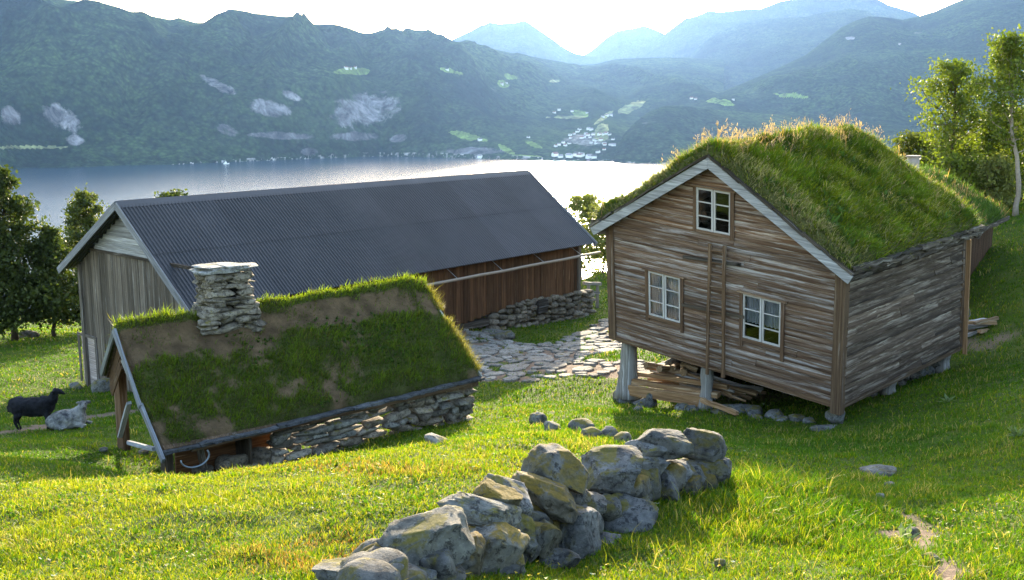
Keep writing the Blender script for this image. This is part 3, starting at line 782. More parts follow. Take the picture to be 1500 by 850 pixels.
def roof_w(u):
    return np.interp(u, [EVL[0], APX[0], EVR[0]], [EVL[1], APX[1], EVR[1]])
def rect(tl, tr, bl, br):
    a, b, c, d = gpix(*tl), gpix(*tr), gpix(*bl), gpix(*br)
    return ((a[0] + c[0]) / 2, (b[0] + d[0]) / 2, (c[1] + d[1]) / 2, (a[1] + b[1]) / 2)
WIN = [('attic', rect((1022, 275), (1072, 281), (1022, 337), (1072, 343))), ('left', rect((952, 397), (999, 407), (952, 461), (998, 472))), ('right', rect((1090, 430), (1146, 442), (1090, 496), (1145, 506)))]
print(WIN)

def build_cabin():
    base = CAB((CW / 2, CL / 2, 0)); base[2] = gz(base[0], base[1])
    cab = empty('cabin', base, 'weathered timber cabin on stilts with a thick grass roof', 'cabin')
    # front gable boards, cut round the windows
    mb = MB(CAB); w = 0.0; k = 0
    while w < APX[1] - .05:
        h = R.uniform(.125, .16); w1 = w + h
        us = [u for u in np.linspace(0.02, CW - .02, 400) if roof_w(u) - .12 > w + h * .6]
        if not us: break
        u0, u1 = us[0], us[-1]
        segs = [(u0, u1)]
        for nme, (a, b, c, d) in WIN:
            if c - .01 < w + h / 2 < d + .01:
                segs = [s for p, q in segs for s in ((p, min(q, a - .0)), (max(p, b), q)) if s[1] - s[0] > .03]
        cuts = []
        for p, q in segs:
            x = p
            while q - x > 3.6:
                L = R.uniform(2.2, 4.2)
                if q - x - L < .9: break
                cuts.append((x, x + L)); x += L + .006
            cuts.append((x, q))
        for p, q in cuts:
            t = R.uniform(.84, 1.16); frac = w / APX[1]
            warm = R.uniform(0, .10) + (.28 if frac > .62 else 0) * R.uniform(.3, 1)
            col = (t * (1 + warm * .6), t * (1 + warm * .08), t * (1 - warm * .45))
            e0, e1 = .046 + R.uniform(-.008, .012), .006; s0, s1 = R.uniform(-.006, .006), R.uniform(-.006, .006)
            n = max(1, int((q - p) / .3)); V, Fc = [], []
            for i in range(n + 1):
                u = p + (q - p) * i / n; j = R.uniform(-.007, .007); ss = s0 + (s1 - s0) * i / n
                V += [(u, -e0 + R.uniform(-.003, .003), w - .012 + ss + j), (u, -e1, w1 + ss), (u, .05, w1 + ss), (u, .05, w + ss)]
                if i:
                    o = 4 * (i - 1)
                    for a in range(4): Fc.append((o + a, o + (a + 1) % 4, o + 4 + (a + 1) % 4, o + 4 + a))
            Fc += [(3, 2, 1, 0), (4 * n, 4 * n + 1, 4 * n + 2, 4 * n + 3)]
            cc = np.tile(col, (len(V), 1)); lip = np.array((.42, .33, .27)); cc[0::4] *= lip * R.uniform(.7, 1.15); cc[3::4] *= .5; cc[1::4] *= np.array((1.12, 1.14, 1.16)); mb.add(V, Fc, cc, 0)  # lower lips browned as wear, with lap shade darkened into the vertex colours
        w = w1; k += 1
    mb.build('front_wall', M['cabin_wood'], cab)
    # right side wall, rough boards
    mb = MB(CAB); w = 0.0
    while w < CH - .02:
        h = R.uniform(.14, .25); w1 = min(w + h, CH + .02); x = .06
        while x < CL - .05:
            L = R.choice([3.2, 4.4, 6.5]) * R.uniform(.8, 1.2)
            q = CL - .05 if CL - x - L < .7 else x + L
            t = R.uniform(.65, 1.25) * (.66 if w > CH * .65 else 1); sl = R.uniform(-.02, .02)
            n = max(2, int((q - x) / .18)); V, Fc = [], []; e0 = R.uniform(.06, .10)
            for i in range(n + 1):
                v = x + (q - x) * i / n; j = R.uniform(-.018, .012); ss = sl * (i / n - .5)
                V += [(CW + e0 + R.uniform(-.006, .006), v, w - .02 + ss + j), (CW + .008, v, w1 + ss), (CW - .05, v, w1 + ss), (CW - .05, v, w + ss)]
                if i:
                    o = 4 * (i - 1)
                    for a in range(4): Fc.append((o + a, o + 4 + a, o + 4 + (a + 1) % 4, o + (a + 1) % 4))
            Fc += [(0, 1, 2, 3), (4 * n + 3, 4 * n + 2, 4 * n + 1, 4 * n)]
            cc = np.full((len(V), 3), t); cc[0::4] *= np.array((.32, .26, .22)) * R.uniform(.7, 1.2); cc[3::4] *= .4; cc[1::4] *= 1.15; mb.add(V, Fc, cc * np.array((1.10, 1.0, .88)), 1); x = q + .01  # lower board edges tinted brown and dark, lap shade put into the colour
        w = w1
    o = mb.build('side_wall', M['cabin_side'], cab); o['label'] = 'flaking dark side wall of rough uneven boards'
    mb = MB(CAB); w = 0
    while w < CH:
        t = R.uniform(.7, 1.2); mb.box((-.03, .02, w), (.04, CL - .02, w + .185), (t, t, t), 1, .001); w += .176
    mb.build('side_wall', M['cabin_wood'], cab)
    mb = MB(CAB); w = 0
    while w < APX[1] - .2:
        us = [u for u in np.linspace(.03, CW - .03, 200) if roof_w(u) - .12 > w + .1]
        if us: t = R.uniform(.7, 1.2); mb.box((us[0], CL - .04, w), (us[-1], CL + .03, w + .185), (t, t, t), 0, .001)
        w += .176
    mb.build('rear_wall', M['cabin_wood'], cab)
    mb = MB(CAB); mb.box((.06, .07, CH - .05), (CW - .06, CL - .06, CH), (.8, .8, .8), 1); mb.box((.07, CL - .10, .11), (CW - .07, CL - .06, CH - .06), (.6, .6, .6), 0); mb.box((CW - .09, .3, .11), (CW - .06, CL - .11, CH - .06), (.6, .6, .6), 1); mb.box((.06, .3, .11), (.09, CL - .11, CH - .06), (.6, .6, .6), 1)  # top panel, plus slabs added behind the walls to stop light leaks
    mb.add([(.3, 2.4, CH + .002), (CW - .3, 2.4, CH + .002), (APX[0], 2.4, APX[1] - .3)], [(0, 1, 2)], (.5, .5, .5)); mb.build('ceiling_and_backing', M['dark_wood'], cab)
    # stone footing; rear and left runs added to keep sun from under the floor
    mb = MB(); kk = 0
    for run in range(3):
        x = (.6, CL * .42, 1.9)[run]
        while x < (CW - .5, CL - .7, CL - .5)[run]:
            L = R.uniform(.3, .6); t0 = CAB((x + L / 2, CL - .3, -.16)) if run == 0 else CAB(((CW - .75) if run == 1 else .4, x + L / 2, -.16)); g = float(gz(t0[0], t0[1])) - .1; z = g
            while z < t0[2] - .02:
                h = min(R.uniform(.15, .3), t0[2] - z + .05); kk += 1; P, Fc = stone_shape(2, (L * 1.15, .5, h * 1.15), 700 + kk, .7, .5, (R.uniform(-.1, .1), R.uniform(-.1, .1), -.75 if run == 0 else .85)); q = R.uniform(.5, 1.1)
                mb.add(P + np.array([t0[0], t0[1], z + h / 2]), [tuple(f) for f in Fc], (q, q, q)); z += h
            x += L
    mb.build('stone_footing', M['wallstone'], cab, smooth=True)
    # floor and sill beams
    mb = MB(CAB); mb.box((.05, .05, -.02), (CW - .05, CL - .05, .10), (.8, .8, .8), 1); mb.build('floor', M['dark_wood'], cab)
    mb = MB(CAB); mb.box((-.02, -.075, -.12), (CW + .0, .12, -.005), (1, .9, .8), 0, .012); mb.box((CW - .15, .13, -.16), (CW + .04, CL, -.025), (.9, .9, .9), 1, .015); mb.box((0, .13, -.16), (.18, CL, -.025), (.7, .7, .7), 1, .01); mb.box((.2, CL - .2, -.16), (CW - .2, CL, -.025), (.7, .7, .7), 0, .01)
    mb.box((.2, CL * .5 - .1, -.2), (CW - .2, CL * .5 + .1, -.03), (.7, .7, .7), 0, .01); mb.build('sill_beam', M['trim_brown'], cab)
    # corner boards
    for (u0, u1, v0, v1, lo, hi) in ((-.05, .16, -.085, -.04, -.10, CH + .02), (CW - .16, CW + .03, -.09, -.042, -.24, CH + .0), (CW + .032, CW + .075, -.09, .12, -.24, CH - .02), (CW + .032, CW + .075, CL - .12, CL + .05, -.1, CH - .1)):
        mb = MB(CAB); mb.box((u0, v0, lo), (u1, v1, hi), (.9, .85, .8), 2, .008); mb.build('corner_board', M['trim_brown'], cab)
    mb = MB(CAB); mb.bar((CW + .13, CL + .06, -.25), (CW + .12, CL + .08, CH - .12), .09, .09, (1, 0, 0), (2.2, 1.9, 1.5), .004); mb.build('corner_pole', M['trim_brown'], cab)
    # windows
    for nme, (a, b, c, d) in WIN:
        cw = .085
        fr = MB(CAB)
        tall = {'attic': (.10, .06), 'left': (.22, .05), 'right': (.30, .05)}[nme]
        for s, (x0, x1) in enumerate(((a - cw, a), (b, b + cw))):
            fr.box((x0, -.070, c - tall[0] * (1 if s else .7)), (x1, -.034, d + .01), (.85, .75, .7), 2, .004)
        fr.box((a - cw - .05, -.105, d + .012), (b + cw + .05, -.03, d + .055), (1.5, 1.45, 1.45), 0, .004)
        fr.box((a - .001, -.072, c - .075), (b + .001, -.034, c - .005), (1.1, 1., .95), 0, .004)
        win = fr.build('window', M['trim_brown'], cab)
        for s in (0, 1):
            m_ = (a + b) / 2; x0, x1 = (a, m_ - .008) if s == 0 else (m_ + .008, b)
            sb = MB(CAB); tk = .042
            sb.box((x0, -.055, c), (x0 + tk, -.015, d), (1, 1, 1), 2); sb.box((x1 - tk, -.055, c), (x1, -.015, d), (1, 1, 1), 2)
            sb.box((x0 + tk, -.055, c), (x1 - tk, -.015, c + tk), (1, 1, 1), 0); sb.box((x0 + tk, -.055, d - tk), (x1 - tk, -.015, d), (1, 1, 1), 0)
            nb = 2 
            for i in range(1, nb + 1):
                z = c + (d - c) * i / (nb + 1) if nme != 'attic' else c + (d - c) * (i / (nb + 1))
                sb.box((x0 + tk, -.05, z - .013), (x1 - tk, -.018, z + .013), (1, 1, 1), 0)
            sb.build('sash', M['sash'], win)
            g = MB(CAB); g.box((x0 + tk - .002, -.034, c + tk - .002), (x1 - tk + .002, -.030, d - tk + .002)); g.build('pane', M['glass'], win)
            if nme != 'attic':
                lo = c + .02 if nme == 'left' else c + (d - c) * .36
                V, n = [], 26
                for i in range(n + 1):
                    u = x0 + .01 + (x1 - x0 - .02) * i / n; y = .05 + .018 * math.sin(i * 1.5 + R.uniform(-.3, .3))
                    V += [(u, y, lo + .012 * math.sin(i * 1.1)), (u, y, d - .01)]
                cu = MB(CAB); cu.add(V, [(2 * i, 2 * i + 2, 2 * i + 3, 2 * i + 1) for i in range(n)], (.62, .60, .70)); cu.build('curtain', M['curtain'], win)
    # carrying rails of the ladder
    for (p, q, c) in (((1003, 376), (1087, 388), (1, 1, 1)), ((1001, 446), (1092, 464), (1.3, 1.2, 1.1))):
        a, b = gpix(*p), gpix(*q); mb = MB(CAB); mb.bar((a[0], -.055, a[1]), (b[0], -.055, b[1]), .05, .07, (0, 0, 1), c, .005)
        if c[0] == 1: mb.tube([(b[0] - .03, -.05, b[1]), (b[0] - .03, -.20, b[1] + .02)], .028, 8, (.5, .5, .5))
        mb.build('ladder_rail', M['dark_wood'], cab)
    # roof: boarding, barge boards, eave logs
    v0, v1 = -.34, CL + .36
    mb = MB(CAB)
    for (e, s) in ((EVL, -1), (EVR, 1)):
        n = 46
        for i in range(n):
            a, b = v0 + .05 + (v1 - v0 - .1) * i / n, v0 + .05 + (v1 - v0 - .1) * (i + 1) / n - .006; t = R.uniform(.7, 1.2)
            mb.add([(APX[0], a, APX[1] - .10), (APX[0], b, APX[1] - .10), (e[0] - s * .03, b, e[1] - .09), (e[0] - s * .03, a, e[1] - .09), (APX[0], a, APX[1] - .03), (APX[0], b, APX[1] - .03), (e[0] - s * .03, b, e[1] - .02), (e[0] - s * .03, a, e[1] - .02)], BOXF, (t, t, t), 0)
    mb.build('roof_boards', M['trim_brown'], cab)
    for v, mm in ((v0 - .03, 'grey_board'), (v1 + .03, 'grey_board')):
        for e, s in ((EVL, -1), (EVR, 1)):
            d = np.array([e[0] - APX[0], e[1] - APX[1]]); d /= np.linalg.norm(d); n = np.array([-d[1], d[0]]) * (1 if s > 0 else -1)
            x = np.array([e[0], e[1]]) + d * .10; mb = MB(CAB)
            k0, k1 = .0, .19
            P = []
            for vv in (v - .022, v + .022):
                for pt in ((APX[0], APX[1] - k1 * 1.15), (x[0] - n[0] * k1, x[1] - n[1] * k1), (x[0], x[1]), (APX[0], APX[1] + .02)): P.append((pt[0] + (0.002 * s), vv, pt[1]))
            t = R.uniform(.9, 1.15); 
            tc = [((q[0] - APX[0]) * s, q[2], q[1]) for q in P]
            mb.add(P, [(0, 1, 2, 3), (7, 6, 5, 4), (0, 4, 5, 1), (1, 5, 6, 2), (2, 6, 7, 3), (3, 7, 4, 0)], (t, t, t * 1.02), 0, tc=tc); mb.build('barge_board', M[mm], cab)
            mb = MB(CAB)   # the ragged birch bark and old second board under the turf
            a = np.array([APX[0], APX[1] + .03]); 
            for i in range(9):
                f0, f1 = i / 9 + R.uniform(-.02, .02), (i + 1) / 9 + R.uniform(-.01, .03); p, q = a + (x - a) * max(f0, 0), a + (x - a) * min(f1, 1)
                t = R.uniform(.5, 1.4); mb.bar((p[0], v + R.uniform(-.02, .02), p[1] + .045), (q[0], v + R.uniform(-.02, .02), q[1] + .035), .12, R.uniform(.03, .06), (0, 0, 1), (t, t * .95, t * .9), .012, 3, .008)
            mb.build('bark_edge', M['dark_wood'], cab)
    for e, s in ((EVL, -1), (EVR, 1)):
        mb = MB(CAB)
        for lay in range(4):
            x = v0
            while x < v1:
                L = R.uniform(.8, 2.4); q = min(x + L, v1); t = R.uniform(.5, 1.9)
                zz = e[1] - .13 + lay * .075; uu = e[0] + s * (-.06 + .045 * lay + R.uniform(-.03, .03))
                mb.bar((uu, x, zz + R.uniform(-.02, .02)), (uu, q, zz + R.uniform(-.02, .02)), R.uniform(.09, .16), R.uniform(.05, .09), (0, 0, 1), (t, t * .97, t * .93), .02, max(2, int(L / .2)), .014); x = q + R.uniform(-.1, .02)
        mb.build('eave_log', M['dark_wood'], cab)
    # turf
    ns, nv = 110, 90
    V, Fs, Q, VV, H = turf_grid(CAB, EVL, APX, EVR, v0, v1, .30, ns, nv, .45, 13, amp=.15)
    n = fbm2(V[:, 0] * 1.2, V[:, 1] * 1.2, 4, 3)[:, None]; c = np.array((.03, .045, .010)) * (1 - n) + np.array((.11, .10, .035)) * n
    me = fast_mesh('turf', V, Fs, M['turf'], {'col': c}, True); turf = link_mesh('turf', me, cab)
    N = 115000; p, nr, q, v = sample_grid(V, Q, VV, ns, nv, N)
    pa = fbm2(p[:, 0] * .9, p[:, 1] * .9, 4, 15); pb = fbm2(p[:, 0] * 3, p[:, 1] * 3, 3, 16)
    down = np.where(q[:, None] > 0, (CAB((EVR[0], 3, EVR[1])) - CAB((APX[0], 3, APX[1]))), (CAB((EVL[0], 3, EVL[1])) - CAB((APX[0], 3, APX[1])))); down /= np.linalg.norm(down, axis=1, keepdims=True)
    up = nr * .55 + np.array((0, 0, .5)) + rng.normal(size=(N, 3)) * .28; up /= np.linalg.norm(up, axis=1, keepdims=True)
    tu = np.clip((fbm2(p[:, 0] * 1.8, p[:, 1] * 1.8 + p[:, 2], 3, 18) - .45) * 5, 0, 1); h = rng.uniform(.06, .22, N) * (.35 + .9 * pb + .55 * tu); lean = down * rng.uniform(.1, .9, N)[:, None] + rng.normal(size=(N, 3)) * .3
    f = np.clip(pa * 1.6 - .35 + rng.normal(size=N) * .18, 0, 1)[:, None]
    c = np.array((.055, .105, .006)) * (1 - f) + np.array((.16, .215, .010)) * f; c *= (.62 + .55 * tu)[:, None]
    fr = np.clip((.9 - v) / .8, 0, 1); yl = rng.random(N) < .18 + .35 * (pb > .55); c[yl] = G_YL * rng.uniform(.55, 1.1, (yl.sum(), 1))
    st = rng.random(N) < .05 + .45 * fr * (pa > .45) + .12 * (pb > .6); c[st] = np.array((.36, .30, .16)) * rng.uniform(.5, 1.2, (st.sum(), 1))
    blades('turf_grass', p, up, h, rng.uniform(.012, .024, N), lean, c * rng.uniform(.75, 1.25, (N, 1)), M['turfgrass'], cab)
    # broad leaved weeds and seed heads along the ridge
    N = 1500; p, nr, q, v = sample_grid(V, Q, VV, ns, nv, N); k = (np.abs(q + .03) < .22) | (q < -.1) & (rng.random(N) < .45) | (v > CL - .4) & (rng.random(N) < .4) | (rng.random(N) < .05)
    k &= fbm2(p[:, 0] * 1.2, p[:, 1] * 1.2, 3, 29) > .36
    p = p[k]; N = len(p); up = rng.normal(size=(N, 3)) * .16; up[:, 2] = 1; hh = rng.uniform(.15, .48, N)
    c = np.array((.38, .22, .13)) * rng.uniform(.6, 1.2, (N, 1)); lean = rng.normal(size=(N, 3)) * .35; lean[:, 2] = 0
    blades('seed_stalk', p, up, hh, rng.uniform(.010, .016, N), lean, c, M['turfgrass'], cab, curl=.1)
    hp = p + up * (hh * .85)[:, None] + lean * (hh * .5)[:, None]; hp = np.repeat(hp, 7, 0) + rng.normal(size=(N * 7, 3)) * np.array((.025, .025, .05)); m = len(hp)
    blades('seed_head', hp, rng.normal(size=(m, 3)) * .6 + np.array((0, 0, .8)), rng.uniform(.03, .07, m), rng.uniform(.012, .022, m), rng.normal(size=(m, 3)) * .3, np.array((.46, .31, .21)) * rng.uniform(.6, 1.2, (m, 1)), M['turfgrass'], cab)
    N = 900; p, nr, q, v = sample_grid(V, Q, VV, ns, nv, N); k = fbm2(p[:, 0] * .8, p[:, 1] * .8, 3, 39) > .53; k |= (np.abs(q) < .12) & (v > 3.2) & (rng.random(N) < .7); p, nr = p[k], nr[k]
    p = np.repeat(p, 12, 0); m = len(p); d = rng.normal(size=(m, 3)); d[:, 2] = np.abs(d[:, 2]) + .4; d /= np.linalg.norm(d, axis=1, keepdims=True)
    blades('roof_weed', p, d, rng.uniform(.10, .22, m), rng.uniform(.04, .08, m), rng.normal(size=(m, 3)) * .4, np.array((.06, .11, .02)) * rng.uniform(.6, 1.5, (m, 1)), M['turfgrass'], cab)
    # stilts
    for (px, py, u, v, r0, r1, top, fl) in ((0, 0, .28, .3, .18, .27, -.1, 1), (0, 0, None, .2, .13, .17, -.1, 0), (0, 0, CW - .25, CL - .35, .16, .18, -.16, 0), (0, 0, .3, CL - .3, .16, .2, -.1, 0), (0, 0, CW - .3, CL * .48, .14, .16, -.16, 0)):
        if u is None: u = gpix(1036, 537, .2)[0]
        t = CAB((u, v, top)); g = float(gz(t[0], t[1])); pts, rad = [], []
        bot = g + (.16 if fl else -.05)
        for i in range(9):
            f = i / 8; z = t[2] + (bot - t[2]) * f; pts.append((t[0] + .01 * math.sin(f * 5), t[1], z)); rad.append(r0 + (r1 - r0) * f + (.10 * max(0, f - .78) / .22 if fl else .02 * math.sin(f * 9)))
        mb = MB(); mb.tube(pts, rad, 12, (1, 1, 1), True, .06); mb.build('stilt_post', M['log'], cab, smooth=True)
    return cab
build_cabin()

def build_ladder():
    a, b = gpix(1041, 357, -.12), gpix(1062, 360, -.12); c, d = gpix(1037, 548, -.16), gpix(1060, 553, -.16)
    e = empty('ladder', CAB((c[0], -.2, c[1])), 'old brown wooden ladder hung upright on the cabin gable under the attic window', 'ladder')
    pa, pb, pc, pd = (a[0], -.13, a[1]), (b[0], -.13, b[1]), (c[0], -.19, c[1]), (d[0], -.19, d[1])
    for p, q in ((pa, pc), (pb, pd)):
        mb = MB(CAB); mb.bar(q, p, .065, .055, (0, 1, 0), (1.05, .95, .85), .006, 8, .006); mb.build('rail', M['trim_brown'], e)
    for i in range(11):
        f = .05 + .9 * i / 10; p, q = np.array(pa) * (1 - f) + np.array(pc) * f, np.array(pb) * (1 - f) + np.array(pd) * f; dd = (q - p) * .06
        mb = MB(CAB); mb.tube([p - dd, q + dd], .019, 7, (1.1, 1, .9)); mb.build('rung', M['trim_brown'], e)
build_ladder()

# ------------------------------------------------------------------ boulders
def boulder(name, label, cat, c, dims, seed, rot=(0, 0, 0), mat='rock', ang=.5, box=.7, group=None, tint=(1, 1, 1), n=4, rough=.12):
    P, Fc = stone_shape(n, dims, seed, ang, box, rot, rough); P = P + np.array(c)
    me = fast_mesh(name, P, [Fc], M[mat], {'col': np.tile(np.array(tint, float), (len(P), 1))}, True)
    o = link_mesh(name, me, None, (c[0], c[1], P[:, 2].min())); tag(o, label, cat, group); return o

def build_cabin_stones():
    g = 'foundation stones under the cabin stilts'
    def st(label, u, v, dims, seed, up=.08, mat='rock', rot=(0, 0, .4), ang=.6, group=g):
        p = CAB((u, v, 0)); z = float(gz(p[0], p[1])); boulder('foundation_stone', label, 'stone', (p[0], p[1], z + up), dims, seed, rot, mat, ang, .6, group)
    st('flat grey stone under the flared left front stilt', .28, .3, (.85, .75, .38), 301, .04)
    st('rounded grey stone beside the left front stilt, under the log stack end', .95, .05, (.55, .4, .3), 302, .05)
    t = CAB((CW - .16, .2, -.22)); z = float(gz(t[0], t[1])); hh = t[2] - z
    boulder('foundation_stone', 'pale blocky stone carrying the right front corner of the cabin', 'stone', (t[0], t[1], z + hh / 2 - .02), (.42, .42, hh * 1.12), 303, (0, 0, .5), 'rock', .7, .55, g, (1.2, 1.2, 1.2))
    boulder('foundation_stone', 'flat slab lying at the foot of the right front corner stone', 'stone', (t[0] - .25, t[1] - .3, z - .02), (.75, .5, .16), 304, (0.1, 0, .3), 'rock', .7, .6, g, (1.1, 1.1, 1.1))
    um = gpix(1036, 537, .2)[0]
    st('low grey stone just left of the middle stilt', um - .45, -.02, (.5, .36, .26), 305, .02)
    st('small rounded stone leaning on the middle stilt', um - .15, -.1, (.34, .3, .26), 306, .02)
    st('broad dark rock half buried right of the middle stilt', um + .65, .25, (1.0, .7, .35), 307, .02)
    st('upright narrow pale stone under the log stack', um - 1.35, -.15, (.16, .14, .4), 308, .12)
    for i, (u, v, d) in enumerate(((um + 1.3, .15, .3), (um + 1.7, .35, .4), (um + 2.0, .05, .24), (um + 2.3, .3, .34), (um + 1.1, .5, .45), (um + 1.5, -.1, .2), (um + 2.6, .2, .25))):
        st('loose pale stone in the shade under the cabin floor', u, v, (d * 1.2, d, d * .6), 320 + i, .03, group='loose stones under the cabin floor')
    st('dark stone beside the rear right stilt', CW - .6, CL - .6, (.5, .4, .4), 330, .1)
build_cabin_stones()

def build_firewood():
    g = 'timber stacked under the cabin'
    um = gpix(1036, 537, .2)[0]
    def top(u, v, k): p = CAB((u, v, 0)); return np.array([p[0], p[1], float(gz(p[0], p[1])) + k])
    planks = [  # u0,v0,h0, u1,v1,h1, width, height, label
        (.45, .12, .34, um + .1, .10, .20, .10, .24, 'long broad plank along the front foot of the timber stack'),
        (.50, .22, .56, um + .3, .28, .38, .16, .12, 'squared beam lying on the front plank of the timber stack'),
        (.45, .45, .74, um + .4, .5, .55, .14, .10, 'beam with a split end, top of the front timber stack'),
        (um + .05, -.05, .28, um + 1.15, -.35, .10, .09, .10, 'single pale pole sticking out past the middle stilt')]
    for u0, v0, h0, u1, v1, h1, w, h, lab in planks:
        mb = MB(); p, q = top(u0, v0, h0), top(u1, v1, h1); t = R.uniform(.8, 1.15); mb.bar(p, q, w, h, (0, 0, 1), (t, t * .9, t * .8), .012, 6, .01)
        o = mb.build('timber_plank', M['firewood'], None, p - np.array([0, 0, .1])); tag(o, lab, 'timber', g)
    for i in range(26):
        u0 = R.uniform(.45, 1.1); v0 = R.uniform(.45, 1.6); h0 = .35 + .50 * R.random() + .12 * (i > 12); u1 = um + R.uniform(-.5, .9); v1 = R.uniform(.4, 1.5); h1 = .2 + .30 * R.random()
        p, q = top(u0, v0, h0), top(u1, v1, h1); m = (p + q) / 2 + np.array([0, R.uniform(-.12, .12), R.uniform(0, .14)])
        mb = MB(); r = R.uniform(.028, .065); t = R.uniform(.6, 1.25); mb.tube([p, (p + m) / 2 + np.array([0, 0, .04]), m, (q + m) / 2, q], [r, r, r * .95, r * .85, r * .75], 8, (t, t * .95, t * .9), True, .08)
        o = mb.build('timber_pole', M['firewood'] if i % 3 else M['log'], None, p, True); tag(o, 'crooked bare pole in the jumbled pile behind the stacked planks', 'timber', g)
    for i in range(6):
        u, v = R.uniform(.6, 1.9), R.uniform(.5, 1.2); p = top(u, v, .82 + R.uniform(0, .14)); an = R.uniform(0, 6); L = R.uniform(.18, .3)
        d = np.array([math.cos(an), math.sin(an), R.uniform(-.3, .3)]) * L; mb = MB(); t = R.uniform(.8, 1.4); mb.tube([p - d, p + d], R.uniform(.06, .1), 9, (t, t, t), True, .15)
        o = mb.build('firewood_log', M['firewood'], None, p, False); tag(o, 'short chopped log heaped on top of the crooked poles', 'firewood', g)
    # pile behind the cabin
    gp = ground_at(1422, 492, 22)
    for i in range(12):
        an = R.uniform(-.5, .9); L = R.uniform(.5, 1.0); p = gp + np.array([R.uniform(-.5, .6), R.uniform(-.4, .7), .06 + .035 * i]); d = np.array([math.cos(an), math.sin(an) * .8, R.uniform(-.12, .2)]) * L / 2 * 1.2
        mb = MB(); t = R.uniform(.8, 1.6); mb.bar(p - d, p + d, R.uniform(.08, .15), R.uniform(.05, .1), (0, 0, 1), (t, t, t), .012, 3, .015); o = mb.build('timber_plank', M['firewood'] if i % 2 else M['log'], None, p); tag(o, 'weathered board in the loose heap by the rear corner of the cabin', 'timber', 'boards heaped behind the cabin')
    for i in range(2):
        p = gp + np.array([R.uniform(-.4, .5), R.uniform(0, .6), .1]); q = p + np.array([R.uniform(-.5, .3), .2, R.uniform(.3, .6)]); m = (p + q) / 2 + np.array([R.uniform(-.2, .2), 0, .1]); mb = MB(); mb.tube([p, m, q], [.02, .015, .007], 6, (.8, .8, .8))
        o = mb.build('bare_branch', M['log'], None, p); tag(o, 'thin bare branch sticking up from the board heap', 'branch', 'branches on the board heap')
build_firewood()
# ------------------------------------------------------------------ the long barn
BA, BB = at(277, 452, 28), at(872, 360, 42.2); bv = (BB - BA); bv[2] = 0; BLn = np.linalg.norm(bv); bv /= BLn; bu = np.array([-bv[1], bv[0], 0.])
class Rigid:
    def __init__(s, o, u, v): s.o, s.u, s.v = np.array(o, float), u, v
    def __call__(s, p): return s.o + s.u * p[0] + s.v * p[1] + np.array([0, 0, p[2]])
    def many(s, P): P = np.asarray(P, float); return s.o + P[:, :1] * s.u + P[:, 1:2] * s.v + P[:, 2:3] * np.array([0, 0, 1.])
BAR = Rigid((BA[0], BA[1], 0), bu, bv)
_c = solve2(lambda u, w: BAR((u, 0, w)), (3.6, -3), 170, 298); _e = solve2(lambda u, w: BAR((u, 0, w)), (7.2, -5.3), 87, 394)
BRU, BRZ = _c; BEU, BEZ = _e; BZ0 = (BA[2] + BB[2]) / 2
print('barn', BLn, 'ridge', _c, 'rear eave', _e, BZ0, BA[2], BB[2])
